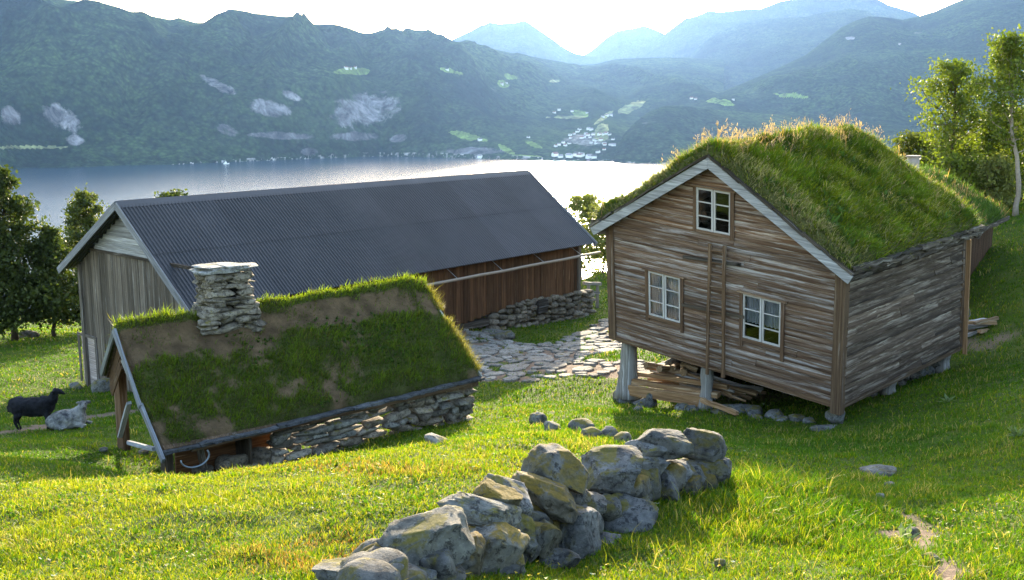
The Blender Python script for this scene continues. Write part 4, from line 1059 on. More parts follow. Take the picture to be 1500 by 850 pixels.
def build_barn():
    g0 = BAR((2, 4, 0)); base = (g0[0], g0[1], float(gz(g0[0], g0[1])))
    e = empty('barn', base, 'long grey and brown timber barn with a dark corrugated metal roof', 'barn')
    # roof sheets with real corrugation
    for s, (ue, ze) in (('front', (0, BZ0)), ('rear', (BEU, BEZ))):
        pitch = .118; n = int(BLn / pitch); prof = [(0, 0), (.3, 0), (.42, 1), (.72, 1), (.86, 0)]
        vs, hs = [], []
        for i in range(n):
            for a, b in prof: vs.append((i + a) * BLn / n); hs.append(b * .030)
        vs.append(BLn); hs.append(0); vs, hs = np.array(vs), np.array(hs); rows = np.array([0, .25, .498, .501, .75, 1])
        d = np.array([ue - BRU, ze - BRZ]); d /= np.linalg.norm(d); nn = np.array([-d[1], d[0]]) * (1 if (-d[1] * 0 + d[0]) > 0 else -1)
        if nn[1] < 0: nn = -nn
        P = []
        for dz in (0, -.03):
            for r in rows:
                u = BRU + (ue - BRU) * r; z = BRZ + (ze - BRZ) * r
                P.append(np.stack([u + nn[0] * (hs + dz + .016 * (r < .5)), vs, z + nn[1] * (hs + dz + .016 * (r < .5))], -1))
        W = BAR.many(np.concatenate(P)); k = len(vs); f = grid_faces(6, k)
        edge = np.concatenate([np.stack([np.arange(k - 1) + 5 * k, np.arange(k - 1) + 1 + 5 * k, np.arange(k - 1) + 1 + 11 * k, np.arange(k - 1) + 11 * k], -1)])
        me = fast_mesh('roof', W, [f, (f + 6 * k)[:, ::-1], edge], M['sheet'], {'col': np.tile(.85 + .3 * _h(np.floor(vs / 1.05).astype(np.int64), np.zeros(len(vs), np.int64), 0, 5), 12)[:, None] * np.array([[1.03, 1.0, 1.0]])}); o = link_mesh('roof', me, e)
    mb = MB(BAR); mb.add([(BRU - .22, -.02, BRZ - .12), (BRU, -.02, BRZ + .075), (BRU + .22, -.02, BRZ - .12), (BRU - .22, BLn + .02, BRZ - .12), (BRU, BLn + .02, BRZ + .075), (BRU + .22, BLn + .02, BRZ - .12), (BRU, -.02, BRZ + .03), (BRU, BLn + .02, BRZ + .03)], [(0, 1, 4, 3), (1, 2, 5, 4), (0, 6, 1), (1, 6, 2), (0, 3, 7, 6), (6, 7, 5, 2), (3, 4, 7), (4, 5, 7)], (1.3, 1.3, 1.3)); mb.build('ridge_cap', M['sheet'], e)
    # verge boards
    for v in (-.03, BLn + .03):
        for ue, ze in ((-.03, BZ0), (BEU + .03, BEZ)):
            mb = MB(BAR); mb.bar((BRU, v, BRZ - .06), (ue, v, ze - .06), .04, .22, (0, 0, 1), (.7, .72, .78)); mb.build('barge_board', M['grey_board'], e)
    # walls
    U0, U1, V0, V1 = .55, BEU - .45, .5, BLn - .45; zc = BZ0 - .35
    slope = (BRZ - BZ0) / BRU; slope2 = (BRZ - BEZ) / (BEU - BRU)
    rz = lambda u: (BZ0 + slope * u if u < BRU else BRZ - slope2 * (u - BRU)) - .09
    ztri0 = solve2(lambda u, w: BAR((u, V0, w)), (3, -4), 178, 368)[1]
    door = [solve2(lambda u, w: BAR((u, V0, w)), (6, -8), x, y) for x, y in ((117, 490), (143, 498), (144, 568), (120, 568))]
    du0, du1, dz1 = door[1][0], door[0][0], (door[0][1] + door[1][1]) / 2
    def vwall(name, mat, U, a, b, zb, zt, fixed, axis, cut=None):
        mb = MB(BAR); x = a
        while x < b - .02:
            wd = min(R.uniform(.13, .22), b - x); t = R.uniform(.6, 1.3); m = x + wd / 2; top = zt(m); bot = zb(m) + R.uniform(-.04, .04)
            if cut and cut[0] < m < cut[1]: bot = cut[2]
            th = R.uniform(0, .018)
            if top - bot > .05:
                if axis == 0: mb.box((x, fixed - .025 - th, bot), (x + wd - .008, fixed + .03, top), (t, t * .98, t * .96), 2, .003)
                else: mb.box((fixed - .025 - th, x, bot), (fixed + .03, x + wd - .008, top), (t, t * .98, t * .96), 2, .003)
            x += wd
        return mb.build(name, M[mat], e)
    gb = lambda v: (lambda u: float(gz(*BAR((u, v, 0))[:2])) + .05)
    vwall('gable_wall', 'barn_grey', 0, U0, U1, gb(V0), lambda u: min(ztri0, rz(u)), V0, 0, (du0, du1, dz1))
    vwall('gable_wall', 'barn_grey', 0, U0, U1, gb(V1), lambda u: rz(u), V1, 0)
    zb_front = lambda v: np.interp(v, [0, 3.5, 6.5, 9.0, 12.5, 16, BLn], [-8.6, -8.4, FB[0], FB[0] + .02, FB[1], FB[2], FB[2]])
    FB = [solve2(lambda v, w: BAR((U0, v, w)), (8, -7), x, y)[1] for x, y in ((700, 466), (768, 441), (855, 425))]
    vs_ = [solve2(lambda v, w: BAR((U0, v, w)), (8, -7), x, y)[0] for x, y in ((700, 466), (768, 441), (855, 425))]
    print('front wall bottoms', FB, vs_)
    zb_front = lambda v: float(np.interp(v, [0, vs_[0] - .8, vs_[0], vs_[1], vs_[2], BLn], [FB[0] - .5, FB[0] - .08, FB[0], FB[1], FB[2], FB[2]]))
    o = vwall('front_wall', 'barn_brown', 0, V0, V1, zb_front, lambda v: BZ0 - .12 + .3, U0, 1); o['label'] = 'red brown stained front wall of vertical boards'
    vwall('rear_wall', 'barn_grey', 0, V0, V1, lambda v: BEZ - 3.3, lambda v: rz(U1), U1, 1)
    # horizontal siding of the gable triangle, proud of the boards below
    mb = MB(BAR); z = ztri0 - .05
    while z < BRZ - .2:
        us = [u for u in np.linspace(U0, U1, 200) if rz(u) > z + .1]
        if len(us) < 3: break
        t = R.uniform(.7, 1.3); u0, u1 = us[0], us[-1]
        mb.add([(u0, V0 - .10, z), (u1, V0 - .10, z), (u1, V0 + .02, z), (u0, V0 + .02, z), (u0, V0 - .06, z + .175), (u1, V0 - .06, z + .175), (u1, V0 + .02, z + .175), (u0, V0 + .02, z + .175)], BOXF, (t, t, t), 0); z += .17
    mb.build('gable_siding', M['grey_board'], e)
    mb = MB(BAR); mb.box((U0, V0 - .12, ztri0 - .14), (U1, V0 - .03, ztri0 - .052), (.8, .75, .7), 0); mb.build('gable_beam', M['dark_wood'], e)
    # door
    mb = MB(BAR); zb = gb(V0)(6) - .05; n = 8
    for i in range(9):
        z0 = zb + (dz1 - zb) * i / 9; z1 = zb + (dz1 - zb) * (i + 1) / 9 - .008; t = R.uniform(.8, 1.3); mb.box((du0 + .09, V0 - .0, z0), (du1 - .09, V0 + .05, z1), (t * 1.35, t * 1.15, t * 1.1), 0, .004)
    d = mb.build('door', M['grey_board'], e); d['label'] = 'small reddish grey plank door'
    mb = MB(BAR)
    for x0, x1 in ((du0 - .04, du0 + .085), (du1 - .085, du1 + .04)): mb.box((x0, V0 - .075, zb), (x1, V0 - .046, dz1), (.9, .9, .95), 2)
    mb.box((du0 - .04, V0 - .075, dz1 + .003), (du1 + .04, V0 - .046, dz1 + .1), (.9, .9, .95), 0); mb.build('frame', M['barn_grey'], d)
    # corner post and rafters ends
    for u, v in ((U0, V0), (U1, V0), (U0, V1), (U1, V1)):
        mb = MB(BAR); g = gb(v)(u); mb.box((u - .09, v - .09, g - .1), (u + .09, v + .09, rz(u) - .02), (.9, .9, .9), 2, .006); mb.build('corner_post', M['barn_grey'], e)
    # gutter with hooks along the front eave
    a = solve2(lambda v, w: BAR((-.1, v, w)), (4, -6), 628, 418); b = solve2(lambda v, w: BAR((-.1, v, w)), (18, -6), 879, 370)
    pts = [(-.1, a[0] - 7 + (b[0] - a[0] + 7) * i / 14, 0) for i in range(15)]
    pts = [(p[0], p[1], a[1] + (b[1] - a[1]) * (p[1] - a[0]) / (b[0] - a[0]) + R.uniform(-.015, .015)) for p in pts]
    mb = MB(BAR); mb.tube(pts, .055, 8, (1, 1, 1)); gt = mb.build('gutter', M['gutter'], e, smooth=True)
    for i in range(1, 14, 2):
        p = pts[i]; mb = MB(BAR); mb.bar((p[0], p[1], p[2]), (U0 - .05, p[1], BZ0 - .1), .03, .012, (0, 0, 1)); mb.build('hook', M['iron'], gt)
    # rough stone footing below the boards
    mb = MB(); v = vs_[0] + .7; vend = V1 + .7; k = 0
    while v < vend:
        L = R.uniform(.3, .6); m = v + L / 2; p = BAR((U0, m, 0)); g = float(gz(p[0], p[1])) - .1; top = zb_front(min(m, V1)) + (0.0 if m < V1 else -.1); z = g
        while z < top - .03:
            h = min(R.uniform(.14, .30), top - z + .06); k += 1
            P, Fc = stone_shape(2, (L * 1.1, R.uniform(.5, .7), h * 1.12), 900 + k, .7, .5, (R.uniform(-.1, .1), R.uniform(-.1, .1), math.atan2(bv[1], bv[0])))
            t = R.uniform(.55, 1.25); c = BAR((U0 + .08 + R.uniform(-.05, .05), m, z + h / 2)); mb.add(P + c, [tuple(f) for f in Fc], (t, t * .97, t * .92)); z += h
        v += L
    mb.build('stone_footing', M['wallstone'], e, smooth=True)
    # timber sill where the boards end near the path, with dark gap
    mb = MB(BAR); mb.box((U0 - .12, vs_[0] - 2.2, FB[0] - .32), (U0 + .2, vs_[0] + .5, FB[0] - .08), (.8, .8, .8), 1, .02); mb.build('sill_log', M['dark_wood'], e)
    # small window vent in the footing
    w0 = solve2(lambda v, w: BAR((U0 - .28, v, w)), (12, -8), 795, 448); mb = MB(BAR)
    mb.box((U0 - .32, w0[0] - .3, w0[1] - .28), (U0 - .22, w0[0] + .3, w0[1] + .22), (.5, .5, .55), 1); ve = mb.build('vent_window', M['dark_wood'], e)
    mb = MB(BAR)
    for i in range(0): mb.box((U0 - .35, w0[0] - .3 + .28 * i, w0[1] - .28), (U0 - .322, w0[0] - .26 + .28 * i, w0[1] + .22), (1, 1, 1), 2)
    mb.box((U0 - .352, w0[0] - .3, w0[1] - .05), (U0 - .324, w0[0] + .3, w0[1] - .01), (.35, .35, .36), 1); mb.build('frame', M['grey_board'], ve)
build_barn()

def build_rail():
    a, b = ground_at(863, 455, 36, 60), ground_at(876, 451, 36, 60); e = empty('hitching_rail', a, 'short grey wooden hitching rail standing past the far corner of the barn', 'rail')
    pa = at(858, 415, a[1]); pb = at(877, 416, b[1]); 
    a = np.array([pa[0] + .12, a[1], a[2]])
    for p, zt in ((a, pa[2] - .1), (np.array([pb[0] - .05, b[1], b[2]]), pb[2] - .1)):
        mb = MB(); mb.bar(p - np.array([0, 0, .1]), (p[0], p[1], zt + .06), .13, .13, (0, 1, 0), (1, 1, 1), .01); mb.build('post', M['log'], e)
    mb = MB(); mb.bar((pa[0] - .1, a[1], pa[2]), (pb[0] + .1, b[1], pb[2]), .16, .13, (0, 0, 1), (1.1, 1.1, 1.1), .01, 3, .01); mb.build('top_rail', M['log'], e)
    mb = MB(); mb.bar((pa[0] - .1, a[1], pa[2] - .35), (pb[0] + .05, b[1], pb[2] - .4), .09, .10, (0, 0, 1), (.9, .9, .9), .01, 3, .01); mb.build('lower_rail', M['log'], e)
build_rail()

# ------------------------------------------------------------------ the low stone shed with turf roof
SA, SB = at(238, 662, 17.0), at(704, 553, 21.4); sv = SB - SA; sv[2] = 0; SL = np.linalg.norm(sv); sv /= SL; su = np.array([-sv[1], sv[0], 0.])
SHD = Rigid((SA[0], SA[1], 0), su, sv); SZ = (SA[2] + SB[2]) / 2
SRU, SRZ = solve2(lambda u, w: SHD((u, 0, w)), (2.2, -4), 168, 487); SEU, SEZ = solve2(lambda u, w: SHD((u, 0, w)), (3.2, -5), 152, 545)
print('shed', SL, (SRU, SRZ), (SEU, SEZ), SZ, SA[2], SB[2])
def build_shed():
    b = SHD((1.5, 3, 0)); base = (b[0], b[1], float(gz(b[0], b[1])))
    e = empty('stone_shed', base, 'low dry stone shed with a patchy turf roof and stone chimney', 'shed')
    ev = lambda v: SA[2] + (SB[2] - SA[2]) * v / SL
    # roof decking
    mb = MB(SHD)
    for ue, ze in ((.02, SZ), (SEU - .02, SEZ)):
        n = 40
        for i in range(n):
            a, c = .04 + (SL - .08) * i / n, .04 + (SL - .08) * (i + 1) / n - .005; t = R.uniform(.6, 1.1)
            mb.add([(SRU, a, SRZ - .16), (SRU, c, SRZ - .16), (ue, c, ze - .12), (ue, a, ze - .12), (SRU, a, SRZ - .08), (SRU, c, SRZ - .08), (ue, c, ze - .04), (ue, a, ze - .04)], BOXF, (t, t, t), 0)
    mb.build('roof_boards', M['trim_brown'], e)
    # barge boards on the open gable, the front one crooked and split in two lengths
    P = lambda px, py, v: (lambda s: (s[0], v, s[1]))(solve2(lambda u, w: SHD((u, v, w)), (1.5, -5), px, py))
    for a, c in ((P(167, 484, -.05), P(206, 596, -.07)), (P(206, 594, -.05), P(238, 676, -.06))):
        mb = MB(SHD); mb.bar(a, c, .045, .13, (0, 0, 1), (.75, .8, .9), .008, 3, .008); mb.build('barge_board', M['grey_board'], e)
    mb = MB(SHD); mb.bar(P(167, 486, -.03), P(149, 548, -.05), .045, .12, (0, 0, 1), (.5, .53, .5), .008, 2, .006); mb.build('barge_board', M['grey_board'], e)
    mb = MB(SHD); mb.bar((SRU, SL + .03, SRZ - .02), (-.02, SL + .03, SZ), .04, .16, (0, 0, 1), (1.1, 1.1, .95), .008, 3, .006); mb.build('barge_board', M['grey_board'], e)
    mb = MB(SHD); mb.bar((SRU, SL + .03, SRZ - .02), (SEU, SL + .03, SEZ), .04, .16, (0, 0, 1), (.9, .9, .9), .008, 3, .006); mb.build('barge_board', M['grey_board'], e)
    # gable boarding hung inside the overhang, pale warped boards sloping with the roof
    VG = .07; mb = MB(SHD)
    tri = [P(172, 520, VG), P(196, 600, VG), P(226, 668, VG), P(204, 640, VG), P(176, 566, VG), P(164, 560, VG)]
    sl = (SRZ - SZ) / SRU
    for i in range(3):
        a = np.array([SRU - .05 - .02 * i, VG + .01 * i, SRZ - .22 - .14 * i]); c = np.array([.12 + .22 * i + .04, VG + .01 * i, SZ - .10 + .22 * i * sl - .14 * i + sl * .04]); t = R.uniform(.85, 1.3)
        mb.bar(a, c, .03, .17, (0, 0, 1), (t, t * .98, t * .95), .012, 4, .014)
    mb.build('gable_boarding', M['grey_board'], e)
    mb = MB(SHD)
    for i in range(4): mb.bar((SRU + .05, VG + .02, SRZ - .25 - .14 * i), (SEU - .1, VG + .02, SEZ - .12 - .10 * i), .03, .13, (0, 0, 1), (.8, .7, .6), .008)
    mb.build('gable_boarding', M['trim_brown'], e)
    # dark inner back boarding so that the open end reads as a recess
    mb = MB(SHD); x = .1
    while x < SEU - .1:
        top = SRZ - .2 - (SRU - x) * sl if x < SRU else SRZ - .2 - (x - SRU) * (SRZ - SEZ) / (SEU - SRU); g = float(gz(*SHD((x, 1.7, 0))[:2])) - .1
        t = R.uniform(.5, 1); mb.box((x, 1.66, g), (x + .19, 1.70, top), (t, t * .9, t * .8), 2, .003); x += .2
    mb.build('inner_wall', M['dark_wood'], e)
    # posts
    pp = ground_at(178, 657, 14); gpz = float(pp[2])
    u = solve2(lambda u, w: SHD((u, .32, w)), (2.5, -6), 179, 620)[0]
    mb = MB(SHD); top = SRZ - .25 - (abs(u - SRU)) * .6; mb.box((u - .18, .26, gpz - .15), (u + .18, .40, top), (1, .85, .7), 2, .012); mb.build('post', M['trim_brown'], e)
    mb = MB(SHD); mb.bar(P(176, 640, .22), P(189, 590, .16), .05, .09, (0, 1, 0), (1.2, 1.25, 1.3), .008, 2, .01); mb.build('brace', M['grey_board'], e)
    mb = MB(SHD); mb.bar(P(188, 648, .30), P(226, 658, .12), .06, .07, (0, 0, 1), (1.0, 1.1, 1.25), .008, 2, .01); mb.build('brace', M['grey_board'], e)
    g = float(gz(*SHD((.3, .15, 0))[:2])); mb = MB(SHD); mb.box((.22, .10, g - .1), (.40, .26, SZ - .1), (1.2, 1.1, 1), 2, .01); mb.build('post', M['dark_wood'], e)
    g = float(gz(*SHD((.3, 1.0, 0))[:2])); mb = MB(SHD); mb.bar((.32, .9, g), (.28, .75, SZ - .1), .1, .1, (0, 1, 0), (1, .9, .8), .01); mb.build('post', M['dark_wood'], e)
    # front wall: coursed dry stones from the recess to the right end, then round the right gable
    k = 0
    def stones(run, fixed, axis, a, b, top, low):
        nonlocal k
        mb = MB(); row = 0
        nrow = 6; 
        for r in range(nrow):
            x = a - R.uniform(0, .2)
            while x < b:
                L = R.choice([.28, .38, .5, .62, .75]) * R.uniform(.8, 1.2); m = x + L / 2
                if m > b: break
                p = SHD((fixed, m, 0)) if axis else SHD((m, fixed, 0)); g = float(gz(p[0], p[1])) - .12; t = top(m); h = (t - g) / nrow
                z = g + h * (r + .5) + R.uniform(-.03, .03); k += 1; hh = h * R.uniform(.9, 1.35)
                Pt, Fc = stone_shape(3 if axis else 2, (L * 1.06, R.uniform(.34, .46), hh), 2000 + k, .8, .45, (R.uniform(-.08, .08), R.uniform(-.12, .12), math.atan2(sv[1], sv[0]) + (0 if axis else math.pi / 2) + R.uniform(-.06, .06)), .1)
                c = SHD((fixed + .2 + R.uniform(-.05, .03), m, min(z, t - hh / 2 + .03))) if axis else SHD((m, fixed - .2 + R.uniform(-.03, .05), min(z, t - hh / 2)))
                tt = R.choice([.5, .75, .9, 1.0, 1.1, 1.3, 1.6]); w = R.uniform(-.08, .10); mb.add(Pt + c, [tuple(f) for f in Fc], (tt * (1 + w), tt, tt * (1 - w))); x += L
        return mb.build('stone_wall', M['wallstone'], e, smooth=True)
    v0 = solve2(lambda v, w: SHD((.12, v, w)), (3, -6), 408, 650)[0]
    stones('front', .10, 1, v0, SL - .05, lambda v: ev(v) - .13, 0)
    stones('gable', SL - .02, 0, .2, SEU - .3, lambda u: (SRZ - .25 - (SRU - u) * sl if u < SRU else SRZ - .25 - (u - SRU) * .6), 0)
    # back of the recess
    mb = MB(SHD)
    gg = float(gz(*SHD((.9, 1.2, 0))[:2])) - .2; mb.box((.75, .5, gg), (.8, v0 + .2, SZ + .3), (1.3, .9, .6), 1, .01); mb.build('recess_wall', M['trim_brown'], e)
    mb = MB()
    for i in range(26):
        v = R.uniform(.8, v0 + .1); p = SHD((.35 + R.uniform(-.1, .25), v, 0)); gq = float(gz(p[0], p[1])); k += 1; d = R.uniform(.18, .42); Pt, Fc = stone_shape(2, (d * 1.4, d, d * .7), 2600 + k, .7, .55, (0, R.uniform(-.2, .2), R.uniform(0, 3)), .1); t = R.uniform(.4, .9)
        mb.add(Pt + np.array([p[0], p[1], gq + R.uniform(.0, .35)]), [tuple(f) for f in Fc], (t, t * .93, t * .85))
    mb.build('tumbled_wall', M['wallstone'], e, smooth=True)
    # slate edge along the front eave
    x = -.02
    while x < SL:
        L = R.uniform(.5, 1.0); q = min(x + L, SL + .03); mb = MB(SHD); t = R.uniform(.5, 1.15); zz = ev((x + q) / 2)
        mb.bar((.02 + R.uniform(-.03, .02), x, ev(x) - .01 + R.uniform(-.012, .012)), (.02 + R.uniform(-.03, .02), q, ev(q) - .01 + R.uniform(-.012, .012)), .26, .045, (0, 0, 1), (t * .5, t * .51, t * .56), .012, 4, .010); mb.build('eave_slab', M['slate'], e); x = q + .012
    mb = MB(SHD); mb.bar((.06, .5, ev(.5) - .085), (.05, SL - .3, ev(SL - .3) - .085), .22, .06, (0, 0, 1), (.8, .75, .7), .012, 14, .008); mb.build('eave_beam', M['trim_brown'], e)
    # turf
    ns, nv = 120, 110
    f = Rigid((SA[0], SA[1], 0), su, sv)
    V, Fs, Q, VV, H = turf_grid(f, (SEU, SEZ), (SRU, SRZ), (0.06, SZ + .0), 0.0, SL, .12, ns, nv, .5, 33, .3, amp=.085)
    # the turf grid runs rear eave (q=-1) to front eave (q=+1); a fat grassy roll lies on the ridge
    m = nv * ns; q = Q; up = .17 * np.exp(-((q - .02) / .10) ** 2) * (1 + .5 * (fbm2(VV * 2.2, VV * 0, 3, 8) - .5)); ch = np.clip(1 - ((VV - CHV) / .75) ** 4, 0, 1); V[:m, 2] += up * (1 - .8 * ch)
    V[:, 2] += np.concatenate([SA[2] + (SB[2] - SA[2]) * VV / SL - SZ] * 2)
    n = fbm2(VV * .9, q * 3.2, 5, 9); n2 = fbm2(VV * 4, q * 12, 4, 19)
    bare = np.clip((np.exp(-((q - .20) / .14) ** 2) * 1.7 + (n - .5) * 3.6 + np.clip(.28 - VV / 3, 0, .3) * (q > .1) - .30 + (n2 - .5) * 1.5) * 2.2, 0, 1); bare *= (np.abs(q) > .07)
    soil = np.array((.105, .070, .040)) * (.35 + 1.3 * n2[:, None]); gr = np.array((.055, .058, .018)) * (.5 + n2[:, None])
    c = soil * bare[:, None] + gr * (1 - bare[:, None])
    me = fast_mesh('turf', V, Fs, M['turf'], {'col': np.concatenate([c, c])}, True); link_mesh('turf', me, e)
    N = 80000; p, nr, qq, vv = sample_grid(V, Q, VV, ns, nv, N); n = fbm2(vv * .9, qq * 3.2, 5, 9); n3 = fbm2(vv * 3, qq * 9, 3, 39); n2 = fbm2(vv * 4, qq * 12, 4, 19)
    br = np.clip((np.exp(-((qq - .20) / .14) ** 2) * 1.7 + (n - .5) * 3.6 + np.clip(.28 - vv / 3, 0, .3) * (qq > .1) - .30 + (n2 - .5) * 1.5) * 2.2, 0, 1) * (np.abs(qq) > .07)
    k_ = rng.random(N) > np.clip(br * .95 + .9 * (fbm2(vv * 2.2, qq * 7, 4, 77) - .5), 0, .98); p, nr, qq, vv, n3 = p[k_], nr[k_], qq[k_], vv[k_], n3[k_]; N = len(p); rid = np.exp(-((qq - .01) / .08) ** 2)
    upv = nr * .5 + np.array((0, 0, .6)) + rng.normal(size=(N, 3)) * .3; h = rng.uniform(.025, .10, N) * (.25 + 1.5 * n3) * (1 + .8 * rid)
    fq = np.clip(n3 * 1.5 - .3, 0, 1)[:, None]; c = np.array((.055, .095, .008)) * (1 - fq) + np.array((.13, .185, .012)) * fq; c = c * (1 - rid[:, None]) + np.array((.17, .22, .018)) * rid[:, None]
    yl = rng.random(N) < .15; c[yl] = np.array((.14, .12, .03)); ln = rng.normal(size=(N, 3)) * .4; ln -= su * .3
    blades('turf_grass', p, upv, h, rng.uniform(.010, .018, N), ln, c * rng.uniform(.7, 1.3, (N, 1)), M['turfgrass'], e)
    N = 1500; p, nr, qq, vv = sample_grid(V, Q, VV, ns, nv, N); k_ = (fbm2(vv * .9, qq * 3, 3, 49) > .52) & (qq > .22); p = np.repeat(p[k_], 9, 0); N = len(p); d = rng.normal(size=(N, 3)); d[:, 2] = np.abs(d[:, 2]) + .5
    blades('roof_weed', p, d / np.linalg.norm(d, axis=1, keepdims=True), rng.uniform(.04, .09, N), rng.uniform(.02, .04, N), rng.normal(size=(N, 3)) * .4, np.array((.045, .09, .014)) * rng.uniform(.6, 1.5, (N, 1)), M['turfgrass'], e)
    # yellow grass hanging over the right verge
    N = 2600; vv = SL + rng.normal(size=N) * .05; q = rng.uniform(.02, .95, N); kk = fbm2(q * 6, q * 0, 3, 3) > .42; q, vv = q[kk], vv[kk]; N = len(q)
    P_ = f.many(np.stack([SRU * (1 - q), vv, SRZ + (SZ - SRZ) * q + .06], -1)); ln = rng.normal(size=(N, 3)) * .5 + sv * .6; upv = rng.normal(size=(N, 3)) * .3; upv[:, 2] = .8
    blades('verge_grass', P_, upv, rng.uniform(.08, .2, N), rng.uniform(.008, .015, N), ln, np.array((.26, .22, .04)) * rng.uniform(.5, 1.2, (N, 1)), M['turfgrass'], e)
    # chimney
    cu, cz0, cz1 = SRU - .06, SRZ - .24, None
    top = solve2(lambda v, w: SHD((cu, v, w)), (2.5, -3.2), 327, 398); cz1 = top[1]; cv = CHV
    mb = MB(); z = cz0; r = 0
    while z < cz1 - .12:
        h = R.uniform(.065, .15); wd = .84 if z > SRZ + .22 else 1.04; dp = .74
        for side in range(4):
            x = -wd / 2
            while x < wd / 2 - .05:
                L = min(R.choice([.25, .38, .5, .65]) * R.uniform(.8, 1.2), wd / 2 - x + .06); k += 1; o_ = R.uniform(-.05, .05) + (R.uniform(0, .08) if z < SRZ + .12 else 0)
                a, b2 = {0: (-dp / 2 + .14 - o_, x + L / 2), 1: (dp / 2 - .14 + o_, x + L / 2), 2: ((x + L / 2) * dp / wd, -wd / 2 + .14 - o_), 3: ((x + L / 2) * dp / wd, wd / 2 - .14 + o_)}[side]
                yaw = math.atan2(sv[1], sv[0]) + (0 if side < 2 else math.pi / 2)
                Pt, Fc = stone_shape(3, (L * 1.1, .36, h * 1.22), 3000 + k, .9, .36, (R.uniform(-.06, .06), R.uniform(-.08, .08), yaw + R.uniform(-.12, .12)), .1); t = R.uniform(.55, 1.3)
                mb.add(Pt + SHD((cu + a, cv + b2, z + h / 2)), [tuple(q_) for q_ in Fc], (t, t * .98, t * .94)); x += L
        z += h
    ch_ = mb.build('chimney', M['wallstone'], e, smooth=True)
    mb = MB(SHD); mb.box((cu - .2, cv - .22, cz0), (cu + .2, cv + .22, cz1 - .2), (.1, .1, .1)); mb.build('flue', M['dark_wood'], ch_)
    for (a, b2) in ((-.3, -.38), (-.28, .36), (.3, -.35), (.28, .38)):
        k += 1; Pt, Fc = stone_shape(3, (.2, .22, .2), 3900 + k, .8, .5, (0, 0, R.uniform(0, 3))); mb = MB(); mb.add(Pt + SHD((cu + a, cv + b2, cz1 - .07)), [tuple(q_) for q_ in Fc], (.9, .88, .84)); mb.build('prop_stone', M['wallstone'], ch_, smooth=True)
    mb = MB()
    for i, (a, b2, L, D, dz) in enumerate(((0, 0, 1.16, 1.0, .05), (.05, -.22, .7, .8, .095), (-.02, .2, .65, .8, .09))):
        Pt, Fc = stone_shape(4, (L, D, .12), 3950 + i, .6, .5, (R.uniform(-.04, .04), R.uniform(-.05, .05), math.atan2(sv[1], sv[0]) + R.uniform(-.15, .15)), .2); mb.add(Pt + SHD((cu + a, cv + b2, cz1 + dz)), [tuple(q_) for q_ in Fc], (1.25, 1.22, 1.18))
    mb.build('cap_slab', M['slate'], ch_, smooth=True)
    # bit of turf below the chimney
    return e
CHV = solve2(lambda v, w: SHD((SRU - .06, v, w)), (2.4, -4.), 329, 440)[0]
build_shed()
def build_hoop():
    c = SHD((.22, 0, 0)); s = solve2(lambda v, w: SHD((.02, v, w)), (.6, -6.2), 285, 668); c = SHD((.02, s[0], s[1] - .02)); mb = MB(); pts = []
    for i in range(15):
        a = math.pi * (1.0 + 1.15 * i / 14); pts.append(c + sv * math.cos(a) * .26 + np.array([0, 0, math.sin(a) * .18]) - su * .02)
    mb.tube(pts, .016, 7, (1, 1.05, 1.15)); o = mb.build('iron_hoop', M['iron'], None, c, True); tag(o, 'bent pale iron hoop hanging under the shed eave in front of the dark recess', 'hoop')
build_hoop()

